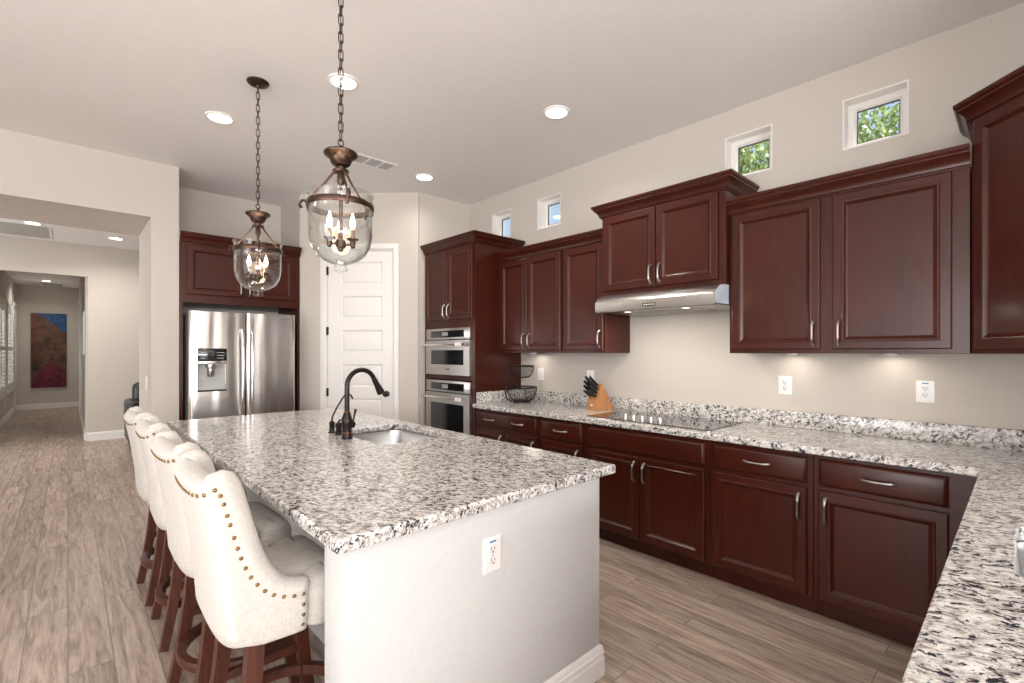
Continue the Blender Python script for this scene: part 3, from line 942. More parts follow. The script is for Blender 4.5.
# diagonal corner cabinet (taller), face at 45 degrees
t = thing('corner_cabinet', 'tall diagonal corner cabinet in dark cherry at the right edge', 'cabinet', (UX, 0.172, UB))
zc0, zc1 = 0.0, 1.118
A = (0.0, 0.0); Bp = (-0.300, -0.300)
bm = bm_new()
poly = [(0, 0), (-0.300, -0.300), (-0.300, -0.630), (0.341, -0.630), (0.341, 0)]
prism(bm, poly, 'z', zc0, zc1)
finish('carcass', bm, M['cherry'], t, 30)
hold = bpy.data.objects.new('door', None)
bpy.data.objects.remove(hold)
def rot_door(parent, origin, rz, x0, x1, z0, z1, handle):
    o = door_panel('door', parent, x0, x1, z0, z1, handle)
    o.location = origin; o.rotation_euler = (0, 0, rz)
    return o
rot_door(t, (0, 0, 0), -3 * PI / 4, 0.028, 0.398, 0.023, 1.098, (0.366, 0.113, True))
bm = bm_new(); sweep(bm, [(o, zc1 - 0.02 + h) for o, h in CROWN], [(0.341, 0.0), (0, 0), (-0.300, -0.300), (-0.300, -0.630)], 1)
finish('crown_moulding', bm, M['cherry'], t, 25)

# ---- range hood
HY0, HY1 = 2.236, 1.313
t = thing('range_hood', 'stainless under-cabinet range hood over the cooktop', 'range hood', (2.95, HY0, 1.70), RZW)
w = HY0 - HY1
prof = [(0.545, 0.1485), (0.120, 0.1485), (0.085, 0.142), (0.045, 0.124), (0.012, 0.098), (0.0, 0.080), (0.0, 0.014), (0.004, 0.006), (0.012, 0.004), (0.02, 0.012), (0.53, 0.012), (0.545, 0.002)]
bm = bm_new(); prism(bm, prof, 'x', 0, w)
finish('hood_shell', bm, M['steel'], t, 30)
bm = bm_new(); box(bm, 0.20, w - 0.20, 0.17, 0.50, 0.006, 0.0115, 0.001, 1)
finish('filter', bm, M['grille'], t)
for x in (0.235, w - 0.235):
    bm = bm_new(); lathe(bm, [(0.040, 0.0118), (0.040, 0.006), (0.034, 0.004), (0.030, 0.006)], (x, 0.085, 0), 24, cap1=False)
    l = finish('hood_lamp', bm, M['chrome'], t)
    bm = bm_new(); lathe(bm, [(0.030, 0.0065), (0.002, 0.006)], (x, 0.085, 0), 24)
    finish('lens', bm, M['puck_on'], l)
    d = bpy.data.lights.new('hood_bulb', 'AREA'); d.shape = 'DISK'; d.size = 0.05; d.energy = 2.6; d.specular_factor = 0.0; d.color = (1.0, 0.91, 0.8)
    o = bpy.data.objects.new('hood_bulb', d); COL.objects.link(o); o.parent = l; o.location = (x, 0.085, -0.003)
bm = bm_new(); box(bm, w / 2 - 0.052, w / 2 + 0.052, -0.0022, -0.0003, 0.030, 0.052, 0.001, 1)
cp = finish('control_strip', bm, M['black'], t)
for k in range(5):
    bm = bm_new(); lathe(bm, [(0.006, -0.0023), (0.006, -0.004), (0.004, -0.005)], (w / 2 - 0.038 + 0.019 * k, 0, 0.041), 12, 'y')
    finish('button', bm, M['chrome'], cp)
bm = bm_new(); prism(bm, [(0.20, 0.1465), (0.120, 0.1465), (0.085, 0.140), (0.045, 0.122), (0.014, 0.097), (0.003, 0.080), (0.003, 0.02), (0.20, 0.02)], 'x', w + 0.0002, w + 0.0012)  # pale sheet paints the reflection onto the hood's end face
f = finish('end_reflection', bm, M['reflection'], t, None); f['label'] = 'pale blue painted reflection on the hood end'

# ---- cooktop
t = thing('cooktop', 'black glass cooktop with five silver knobs set in the granite counter', 'cooktop', (2.902, 2.302, 0.9143), RZW)
w, d = 0.975, 0.53
bm = bm_new(); prism(bm, rrect(0, w, 0, d, 0.012), 'z', 0.0, 0.005); bevel_all(bm, 0.0015, 2, 60)
finish('steel_rim', bm, M['chrome'], t)
bm = bm_new(); prism(bm, rrect(0.010, w - 0.006, 0.012, d - 0.006, 0.010), 'z', 0.0052, 0.0085)
gl = finish('glass_surface', bm, M['glass_black'], t)
for (bx, by, br) in ((0.20, 0.37, 0.10), (0.21, 0.15, 0.075), (0.49, 0.36, 0.12), (0.77, 0.38, 0.08), (0.77, 0.16, 0.11)):
    bm = bm_new()
    tube(bm, [(bx + br * math.cos(a), by + br * math.sin(a), 0.00865) for a in [2 * PI * k / 40 for k in range(40)]], 0.0016, 4, True, 0.06)
    finish('burner_ring', bm, M['grille'], gl)
for k in range(5):
    bm = bm_new(); lathe(bm, [(0.021, 0.0), (0.021, 0.004), (0.018, 0.006), (0.017, 0.024), (0.014, 0.027)], (0.282 + 0.071 * k, 0.128, 0.0087), 20)
    box(bm, 0.282 + 0.071 * k - 0.002, 0.282 + 0.071 * k + 0.002, 0.113, 0.143, 0.0357, 0.0385)
    finish('knob', bm, M['steel'], t)

# ================================================================== fridge and the cabinet around it
FX0, FX1 = 0.772, 1.870
t = thing('fridge_cabinet', 'dark cherry cabinet with two doors bridging over the refrigerator', 'cabinet', (FX0, LY - 0.012, 0), 0)
w = FX1 - FX0
bm = bm_new()
box(bm, 0.001, 0.028, 0, 0.632, 0, 2.462); box(bm, w - 0.028, w - 0.001, 0, 0.632, 0, 2.462)
box(bm, 0.0285, w - 0.0285, 0.0, 0.632, 1.885, 2.462)
finish('carcass', bm, M['cherry'], t, 30)
door_panel('door', t, 0.058, 0.546, 1.965, 2.435, (0.510, 2.045, True))
door_panel('door', t, 0.554, w - 0.058, 1.965, 2.435, (0.590, 2.045, True))
crown(t, [(0.0, 0), (w, 0)], 2.452)

t = thing('refrigerator', 'stainless french-door refrigerator with water dispenser in the alcove', 'refrigerator', (0.812, 5.20, 0), 0)
w = 0.928
bm = bm_new(); box(bm, 0.004, w - 0.004, 0.062, 0.78, 0.03, 1.775, 0.004)
finish('fridge_body', bm, M['dark_gray'], t)
for hx in (0.02, w - 0.14):
    bm = bm_new(); box(bm, hx, hx + 0.12, 0.08, 0.2, 1.7755, 1.80, 0.004)
    finish('hinge_cover', bm, M['dark_gray'], t)
def bowed_door(x0, x1, z0, z1, name, hole=None, bow=0.016):
    n = 14
    xs = sorted({round(x0 + (x1 - x0) * k / n, 5) for k in range(n + 1)} | ({hole[0], hole[1]} if hole else set()))
    zs = sorted({z0, z0 + 0.006, z1 - 0.006, z1} | ({hole[2], hole[3]} if hole else set()))
    def fy(x):
        u = (x - x0) / (x1 - x0)
        edge = 0.012 * (max(0, 1 - u / 0.035) ** 2 + max(0, 1 - (1 - u) / 0.035) ** 2)
        return -bow * 4 * u * (1 - u) * 0.5 + edge
    xs = sorted(set(xs) | {x0 + (x1 - x0) * 0.015, x0 + (x1 - x0) * 0.035, x1 - (x1 - x0) * 0.015, x1 - (x1 - x0) * 0.035})
    bm = bm_new(); V = {}
    for i, x in enumerate(xs):
        for j, z in enumerate(zs):
            V[i, j] = bm.verts.new((x, fy(x) + (0.006 if j in (0, len(zs) - 1) else 0), z))
    for i in range(len(xs) - 1):
        for j in range(len(zs) - 1):
            xm, zm = (xs[i] + xs[i + 1]) / 2, (zs[j] + zs[j + 1]) / 2
            if hole and hole[0] < xm < hole[1] and hole[2] < zm < hole[3]: continue
            bm.faces.new((V[i, j], V[i + 1, j], V[i + 1, j + 1], V[i, j + 1]))
    yb = 0.058
    B = {}
    for key in ((0, 0), (len(xs) - 1, 0), (0, len(zs) - 1), (len(xs) - 1, len(zs) - 1)):
        pass
    nx, nz = len(xs) - 1, len(zs) - 1
    bl = [bm.verts.new((xs[i], yb, z0)) for i in range(nx + 1)]
    tl = [bm.verts.new((xs[i], yb, z1)) for i in range(nx + 1)]
    for i in range(nx):
        bm.faces.new((V[i, 0], bl[i], bl[i + 1], V[i + 1, 0])); bm.faces.new((V[i, nz], V[i + 1, nz], tl[i + 1], tl[i]))
        bm.faces.new((bl[i], tl[i], tl[i + 1], bl[i + 1]))
    bm.faces.new([V[0, j] for j in range(nz + 1)] + [tl[0], bl[0]])
    bm.faces.new([V[nx, j] for j in range(nz, -1, -1)] + [bl[nx], tl[nx]])
    if hole:
        yc = 0.050
        iw = [i for i, x in enumerate(xs) if hole[0] - 1e-6 <= x <= hole[1] + 1e-6]
        j0, j1 = zs.index(hole[2]), zs.index(hole[3])
        for a, b in zip(iw, iw[1:]):
            for j in (j0, j1):
                bm.faces.new((V[a, j], V[b, j], bm.verts.new((xs[b], yc, zs[j])), bm.verts.new((xs[a], yc, zs[j]))))
        for i in (iw[0], iw[-1]):
            bm.faces.new((V[i, j0], V[i, j1], bm.verts.new((xs[i], yc, zs[j1])), bm.verts.new((xs[i], yc, zs[j0]))))
        bm.faces.new([bm.verts.new((xs[i], yc, zs[j])) for i, j in ((iw[0], j0), (iw[-1], j0), (iw[-1], j1), (iw[0], j1))])
    return finish(name, bm, M['fridge_steel'], t, 40)
hx0, hx1, hz0, hz1 = 0.062, 0.300, 1.040, 1.445
ld = bowed_door(0.0, 0.461, 0.715, 1.795, 'door', (hx0, hx1, hz0, hz1))
rd = bowed_door(0.467, w, 0.715, 1.795, 'door')
fd = bowed_door(0.0, w, 0.06, 0.705, 'freezer_drawer', None, 0.02)
# dispenser: control panel, niche, spout, tray
bm = bm_new(); box(bm, hx0 + 0.001, hx1 - 0.001, -0.010, 0.049, 1.325, hz1 - 0.001, 0.003)
p = finish('dispenser_panel', bm, M['glass_black'], ld)
for k in range(3):
    for (p_, q_) in ((hx1 - 0.085, hx1 - 0.025), (hx0 + 0.022, hx0 + 0.06)):
        bm = bm_new(); box(bm, p_, q_, -0.0112, -0.0102, 1.350 + 0.026 * k, 1.355 + 0.026 * k)
        finish('dispenser_button', bm, M['grille'], p, None)
bm = bm_new(); box(bm, hx0 + 0.001, hx1 - 0.001, -0.012, 0.049, 1.298, 1.324, 0.003)
finish('dispenser_bar', bm, M['chrome'], ld)
bm = bm_new(); prism(bm, [(0.020, 1.055), (0.048, 1.055), (0.048, 1.295), (0.040, 1.295), (0.038, 1.12)], 'x', hx0 + 0.004, hx1 - 0.004)
finish('dispenser_back', bm, M['grille'], ld)
bm = bm_new(); lathe(bm, [(0.046, 1.297), (0.044, 1.265), (0.030, 1.255), (0.030, 1.19), (0.024, 1.18)], ((hx0 + hx1) / 2 - 0.01, 0.012, 0), 20)
finish('dispenser_spout', bm, M['pewter'], ld)
bm = bm_new(); box(bm, hx0 + 0.003, hx1 - 0.003, -0.012, 0.049, hz0 + 0.001, hz0 + 0.014, 0.003)
finish('drip_tray', bm, M['black'], ld)
for o, x in ((ld, 0.422), (rd, 0.506)):
    bm = bm_new(); pts = [(x, -0.012 - 0.055 * min(1, 6 * k / 24, 6 * (24 - k) / 24) - 0.012 * math.sin(PI * k / 24), 0.80 + 0.83 * k / 24) for k in range(25)]
    tube(bm, pts, 0.0125, 12)
    finish('handle', bm, M['chrome'], o)
bm = bm_new(); tube(bm, [(0.08, -0.02, 0.62), (0.10, -0.075, 0.62), (w - 0.10, -0.075, 0.62), (w - 0.08, -0.02, 0.62)], 0.012, 12)
finish('handle', bm, M['chrome'], fd)
bm = bm_new(); box(bm, w - 0.165, w - 0.055, -0.0065, -0.0055, 1.735, 1.749)
finish('name_badge', bm, M['pewter'], rd, None)

# ================================================================== island
IX0, IX1, IY0, IY1 = 0.516, 1.772, 1.228, 4.19
t = thing('kitchen_island', 'pale painted island base with outlet on its near end', 'kitchen island', (0, 0, 0))
bm = bm_new()
box(bm, 0.552, 1.702, 1.266, 1.405, 0, 0.8735, 0.004)      # near wing wall
finish('end_wall', bm, M['island_wall'], t, 40)
bm = bm_new(); box(bm, 0.552, 1.702, 4.02, 4.15, 0, 0.8735, 0.004)
finish('end_wall', bm, M['island_wall'], t, 40)
bm = bm_new(); box(bm, 0.905, 1.02, 1.4055, 4.0195, 0, 0.8735)
finish('knee_wall', bm, M['island_wall'], t, 40)
bm = bm_new()
box(bm, 1.0205, 1.715, 1.4055, 2.24, 0.0, 0.8735); box(bm, 1.0205, 1.715, 3.05, 4.0195, 0.0, 0.8735); box(bm, 1.0205, 1.715, 2.2405, 3.0495, 0.0, 0.66); box(bm, 1.702, 1.715, 2.2405, 3.0495, 0.6605, 0.8735)
bmc = finish('island_cabinets', bm, M['cherry'], t, 30)
for k in range(5):
    bm = bm_new()
    y0 = 1.42 + 0.52 * k
    R = [[(1.7155 + d, y0 + i, 0.12 + i), (1.7155 + d, y0 + 0.5 - i, 0.12 + i), (1.7155 + d, y0 + 0.5 - i, 0.85 - i), (1.7155 + d, y0 + i, 0.85 - i)] for i, d in ((0, 0), (0.002, 0.018), (0.05, 0.018), (0.06, 0.010))]
    loft(bm, R); finish('door', bm, M['cherry'], bmc, 25)
bm = bm_new(); sweep(bm, BP, [(0.552, 1.405), (0.552, 1.266), (1.702, 1.266), (1.702, 1.405)], 1)
finish('baseboard', bm, M['trim'], t, 30)
ISK = (1.225, 1.682, 2.335, 2.965)
bm = bm_new()
plate_with_hole(bm, [(IX0, IY0), (IX1, IY0), (IX1, IY1), (IX0, IY1)], [list(reversed(rrect(*ISK, 0.075)))], 0.874, 0.914)
it = finish('island_countertop', bm, M['granite'], None, 40)
add_bevel(it, 0.008)
tag(it, 'long speckled granite island top with sink and bronze faucet', 'countertop')
sink('undermount_sink', 'stainless undermount sink in the island beside the bronze faucet', ISK[0], ISK[1], ISK[2], ISK[3], 0.872, 0.20, 0.075)

# faucet: spout reaches along +x over the island sink
t = thing('kitchen_faucet', 'dark bronze pull-down faucet with gooseneck spout and side lever', 'faucet', (1.168, 2.640, 0.9142), 0.12)
bm = bm_new(); lathe(bm, [(0.031, 0), (0.031, 0.006), (0.028, 0.010), (0.027, 0.03), (0.026, 0.055), (0.031, 0.085), (0.031, 0.105), (0.025, 0.130), (0.018, 0.150), (0.0155, 0.158)], (0, 0, 0), 24)
finish('faucet_body', bm, M['dark_bronze'], t)
for z, r in ((0.036, 0.0275), (0.154, 0.0175)):
    bm = bm_new(); lathe(bm, [(r, z - 0.003), (r + 0.0015, z), (r, z + 0.003)], (0, 0, 0), 24)
    finish('copper_band', bm, M['copper_line'], t)
bm = bm_new()
pts = [(0, 0, 0.155), (0, 0, 0.22), (0, 0, 0.275)]
for k in range(1, 15):
    a = PI * k / 15 * 0.93
    pts.append((0.093 - 0.093 * math.cos(a), 0, 0.298 + 0.093 * math.sin(a)))
tube(bm, pts, 0.0140, 14)
sp = finish('spout', bm, M['dark_bronze'], t)
e = Vector(pts[-1]); dr = (e - Vector(pts[-2])).normalized()
bm = bm_new()
tube(bm, [e, e + dr * 0.012, e + dr * 0.03, e + dr * 0.075, e + dr * 0.10, e + dr * 0.104], [0.0150, 0.0165, 0.0160, 0.0215, 0.0235, 0.020], 16)
finish('spray_head', bm, M['dark_bronze'], t)
bm = bm_new(); tube(bm, [(0, -0.025, 0.085), (0.008, -0.052, 0.085)], 0.0190, 16); tube(bm, [(0.008, -0.048, 0.095), (0.014, -0.052, 0.13), (0.022, -0.055, 0.172)], [0.006, 0.0055, 0.008], 10)
finish('lever', bm, M['dark_bronze'], t)
t = thing('filtered_water_tap', 'slim dark bronze tap with thin bent spout behind the main faucet', 'faucet', (1.185, 2.895, 0.9142), 0.0)
bm = bm_new(); lathe(bm, [(0.022, 0), (0.022, 0.006), (0.017, 0.012), (0.015, 0.05), (0.018, 0.058), (0.014, 0.068), (0.007, 0.074)], (0, 0, 0), 20)
finish('tap_body', bm, M['dark_bronze'], t)
bm = bm_new(); tube(bm, [(0, 0, 0.07), (0.004, 0, 0.10), (0.03, 0, 0.15), (0.065, 0, 0.205), (0.085, 0, 0.228), (0.105, 0, 0.234), (0.122, 0, 0.222), (0.134, 0, 0.200)], 0.0055, 10)
finish('spout', bm, M['dark_bronze'], t)
bm = bm_new(); tube(bm, [(0, -0.012, 0.04), (0, -0.045, 0.045)], 0.006, 8)
finish('lever', bm, M['dark_bronze'], t)
t = thing('soap_dispenser', 'short dark bronze soap pump standing beside the faucet', 'soap dispenser', (1.188, 2.800, 0.9142))
bm = bm_new(); lathe(bm, [(0.023, 0), (0.023, 0.006), (0.018, 0.012), (0.017, 0.045), (0.021, 0.055), (0.020, 0.070), (0.008, 0.076)], (0, 0, 0), 20)
finish('pump_body', bm, M['dark_bronze'], t)
bm = bm_new(); tube(bm, [(0, 0, 0.072), (0, 0, 0.085), (0.02, 0, 0.088), (0.045, 0, 0.080)], 0.006, 8)
finish('nozzle', bm, M['dark_bronze'], t)

# ================================================================== counter stools
def smooth_interp(tab, x):
    if x <= tab[0][0]: return tab[0][1]
    for (a, va), (b, vb) in zip(tab, tab[1:]):
        if x <= b:
            u = (x - a) / (b - a); return va + (vb - va) * u
    return tab[-1][1]
def catmull(tab, x):
    n = len(tab)
    if x <= tab[0][0]: return tab[0][1]
    if x >= tab[-1][0]: return tab[-1][1]
    for i in range(n - 1):
        if x <= tab[i + 1][0]:
            x0, x1 = tab[i][0], tab[i + 1][0]; y0, y1 = tab[i][1], tab[i + 1][1]
            def sl(k):
                if k <= 0: return (tab[1][1] - tab[0][1]) / (tab[1][0] - tab[0][0])
                if k >= n - 1: return (tab[-1][1] - tab[-2][1]) / (tab[-1][0] - tab[-2][0])
                a = (tab[k][1] - tab[k - 1][1]) / (tab[k][0] - tab[k - 1][0]); b = (tab[k + 1][1] - tab[k][1]) / (tab[k + 1][0] - tab[k][0])
                return 0 if a * b <= 0 else 2 * a * b / (a + b)
            h = x1 - x0; u = (x - x0) / h
            return (y0 * (1 + 2 * u) * (1 - u) ** 2 + sl(i) * h * u * (1 - u) ** 2 + y1 * u * u * (3 - 2 * u) + sl(i + 1) * h * u * u * (u - 1))
# back apex x by height, half width by height (local: x toward the island, origin at the floor under the seat centre)
XB = [(0.545, -0.080), (0.553, -0.118), (0.570, -0.146), (0.61, -0.160), (0.72, -0.168), (0.85, -0.184), (1.08, -0.226)]
HWD = [(0.545, 0.190), (0.553, 0.208), (0.570, 0.211), (0.61, 0.218), (0.70, 0.219), (1.08, 0.219)]
ZTOP = [(0.0, 1.014), (0.25, 1.020), (0.40, 1.031), (0.455, 1.038), (0.48, 1.039), (0.497, 1.022), (0.508, 0.96), (0.522, 0.89), (0.545, 0.830), (0.58, 0.784), (0.63, 0.748), (0.70, 0.717), (0.80, 0.692), (0.90, 0.680), (1.0, 0.674)]
XARM = 0.066; DC = 0.060; SN = 3.0
def shell_xy(s, z):
    """s in [-1,1]; returns outer plan point"""
    a = abs(s); sg = -1 if s < 0 else 1
    xb = catmull(XB, z); hw = catmull(HWD, z)
    if a <= 0.5:
        th = a / 0.5 * PI / 2
        x = xb + DC * (1 - math.cos(th) ** (2 / SN)) if th < PI / 2 - 1e-6 else xb + DC
        y = hw * math.sin(th) ** (2 / SN) if th > 1e-6 else 0.0
    else:
        u = (a - 0.5) / 0.5
        x = xb + DC + (XARM - xb - DC) * u; y = hw
    return x, sg * y
def shell_nrm(s, z):
    e = 0.004
    a = shell_xy(max(-1, s - e), z); b = shell_xy(min(1, s + e), z)
    dx, dy = b[0] - a[0], b[1] - a[1]
    l = math.hypot(dx, dy) or 1
    return -dy / l * 1.0, dx / l * 1.0    # points inward for s running -1 -> 1 around the back
def stool(name, label, loc, rz):
    t = thing(name, label, 'bar stool', loc, rz, 'cream counter stools along the island')
    ss = [-1 + 2 * k / 96 for k in range(97)]
    ss = sorted(set(ss) | {sg * v for sg in (-1, 1) for v in (0.445, 0.455, 0.475, 0.485, 0.495, 0.51, 0.515, 0.525, 0.53, 0.55, 0.56)})
    bm = bm_new(); rings = []
    TH = 0.070
    test = shell_nrm(0.0, 0.8)
    flip = 1 if test[0] > 0 else -1
    nails = []
    def section(s, zt, shrink=0.0, fwd=0.0):
        ring = []
        zb = 0.545
        c = TH / 2
        def pt(z, off):
            x, y = shell_xy(s, min(z, 1.08)); nx, ny = shell_nrm(s, min(z, 1.08))
            return (x + nx * flip * off + fwd, y + ny * flip * off, z)
        n = 9
        for k in range(n + 1):                                  # outside, bottom to nail line
            z = zb + (zt - zb) * (k / n) ** (1.3 if k < 3 else 1.0)
            ring.append(pt(z, shrink))
        # roll over the edge: bulges along the edge's own outward direction (up on the back and arms, forward on the wings)
        e = 0.006
        def edge(q):
            q = max(-1, min(1, q)); zz = catmull(ZTOP, abs(q)); x, y = shell_xy(q, min(zz, 1.08)); return Vector((x, y, zz))
        T = (edge(s + e) - edge(s - e)).normalized()
        nx, ny = shell_nrm(s, min(zt, 1.08))
        Nv = Vector((nx * flip, ny * flip, 0)).normalized()
        D = T.cross(Nv).normalized()
        if D.z < -0.05 or (abs(D.z) <= 0.05 and D.x < 0): D = -D
        base = Vector(pt(zt, 0.0))
        kx = 1.0 + 0.70 * max(0.0, D.x)
        for (o, dz) in ((-0.004, 0.008), (-0.003, 0.018), (0.008, 0.029), (TH * 0.4, 0.036), (TH * 0.75, 0.031), (TH + 0.004, 0.017), (TH + 0.006, 0.0), (TH + 0.003, -0.024)):
            oo = min(max(o, shrink), TH - shrink) if shrink else o
            p = base + Nv * oo + D * (dz * kx * (1 - shrink / TH * 1.2))
            ring.append((p.x, p.y, p.z))
        for k in range(4):
            z = zt - 0.03 + (0.60 - zt + 0.03) * ((k + 1) / 4)
            ring.append(pt(min(z, zt - 0.03 - 0.004 * (k + 1)), TH - shrink))
        ring.append(pt(zb, TH * 0.9 - shrink))
        return ring
    for s in (-1,): rings += [section(s, catmull(ZTOP, 1.0) - 0.012, 0.020, 0.020), section(s, catmull(ZTOP, 1.0) - 0.004, 0.010, 0.017), section(s, catmull(ZTOP, 1.0), 0.003, 0.009)]
    for s in ss: rings.append(section(s, catmull(ZTOP, abs(s))))
    for s in (1,): rings += [section(s, catmull(ZTOP, 1.0), 0.003, 0.009), section(s, catmull(ZTOP, 1.0) - 0.004, 0.010, 0.017), section(s, catmull(ZTOP, 1.0) - 0.012, 0.020, 0.020)]
    loft(bm, rings, True, True, True)
    finish('backrest', bm, M['linen'], t, 60)
    # nailheads
    bm = bm_new()
    path = []
    for k in range(-400, 401):
        s = k / 400
        z = catmull(ZTOP, abs(s)) - 0.006
        x, y = shell_xy(s, z); path.append((Vector((x, y, z)), s))
    front = [(Vector((XARM, shell_xy(1, z)[1], z)), 1.0) for z in [0.674 - 0.004 * k for k in range(1, 26)]]
    path = [(Vector((p.x, -p.y, p.z)), -1.0) for p, _ in reversed(front)] + path + front
    acc = 0.0; last = path[0][0]; step = 0.0315; nxt = 0.0
    for p, s in path:
        acc += (p - last).length; last = p
        if acc >= nxt:
            nxt += step
            nx, ny = shell_nrm(max(-0.999, min(0.999, s)), p.z)
            d = Vector((-nx * flip, -ny * flip, 0)).normalized()
            q = d.to_track_quat('Z', 'Y').to_matrix()
            rings_ = []
            for r, h in ((0.0060, -0.001), (0.0060, 0.0012), (0.0048, 0.0032), (0.0022, 0.0044)):
                rings_.append([p + q @ Vector((r * math.cos(2 * PI * m / 9), r * math.sin(2 * PI * m / 9), h)) for m in range(9)])
            loft(bm, rings_)
    finish('nailhead_trim', bm, M['brass'], t, 60)
    # seat cushion
    bm = bm_new()
    def outl(g, z):
        return [(p[0], p[1], z) for p in rrect(-0.105 + g, 0.225 - g, -0.152 + g, 0.152 - g, max(0.012, 0.05 - g * 0.4), 6)]
    loft(bm, [outl(0.012, 0.550), outl(0.0, 0.560), outl(-0.002, 0.62), outl(-0.002, 0.665), outl(0.004, 0.690), outl(0.018, 0.706), outl(0.045, 0.716), outl(0.085, 0.721), outl(0.13, 0.722)])
    def outf(g, z):
        return [(p[0], p[1], z) for p in rrect(0.076 + g, 0.226 - g, -0.217 + g, 0.217 - g, max(0.012, 0.05 - g * 0.4), 6)]
    loft(bm, [outf(0.012, 0.549), outf(0.0, 0.559), outf(-0.001, 0.62), outf(-0.001, 0.664), outf(0.006, 0.688), outf(0.020, 0.703), outf(0.045, 0.711)])
    finish('seat', bm, M['linen'], t, 60)
    # base
    bm = bm_new(); box(bm, -0.06, 0.17, -0.150, 0.150, 0.548, 0.600, 0.004)
    finish('seat_frame', bm, M['leg'], t)
    LEGS = [(-1, -1), (-1, 1), (1, -1), (1, 1)]
    for sx, sy in LEGS:
        bm = bm_new()
        top = Vector((0.062 + sx * 0.118, sy * 0.165, 0.558)); foot = Vector((0.055 + sx * 0.185, sy * 0.182, 0.006))
        pts = [top + (foot - top) * (k / 6) + Vector((-sx * 0.012 * math.sin(PI * k / 6), 0, 0)) for k in range(7)]
        tube(bm, pts, [0.0225, 0.0225, 0.022, 0.021, 0.020, 0.019, 0.018], square=True, up=(1, 0, 0))
        bevel_all(bm, 0.003, 1, 60)
        l = finish('leg', bm, M['leg'], t, 30)
        bm = bm_new(); lathe(bm, [(0.010, 0.0), (0.012, 0.002), (0.010, 0.0062)], (foot.x, foot.y, 0), 12)
        finish('glide', bm, M['pewter'], l)
    bm = bm_new()
    n = 48
    ring = [(0.075 + 0.212 * math.cos(2 * PI * k / n), 0.222 * math.sin(2 * PI * k / n), 0.195) for k in range(n)]
    rr_ = []
    for k in range(n):
        a = 2 * PI * k / n; c, s = math.cos(a), math.sin(a)
        rr_.append([(0.078 + r * c, r * s, z) for r, z in ((0.195, 0.178), (0.222, 0.178), (0.225, 0.182), (0.225, 0.210), (0.222, 0.214), (0.195, 0.214))])
    loft(bm, rr_, True, False, False, ring_closed=True)
    finish('footrest_ring', bm, M['leg'], t, 40)
    for sy in (-1, 1):
        bm = bm_new(); box(bm, -0.085, 0.195, sy * 0.172 - 0.011, sy * 0.172 + 0.011, 0.268, 0.300, 0.003, 1)
        finish('stretcher', bm, M['leg'], t)
    return t
ST = [(0.462, 1.722, 'nearest cream linen counter stool, whole nailhead side in view'),
      (0.462, 2.287, 'second cream linen counter stool from the near end of the island'),
      (0.462, 2.940, 'third cream linen counter stool, between the far stool and two nearer ones'),
      (0.455, 3.490, 'farthest cream linen counter stool, nearest the living room')]
s0 = stool('counter_stool', ST[0][2], (ST[0][0], ST[0][1], 0), 0.0)
for k, (x, y, lab) in enumerate(ST[1:]):
    dup(s0, (x, y, 0), (0.03, -0.02, 0.02)[k], lab)

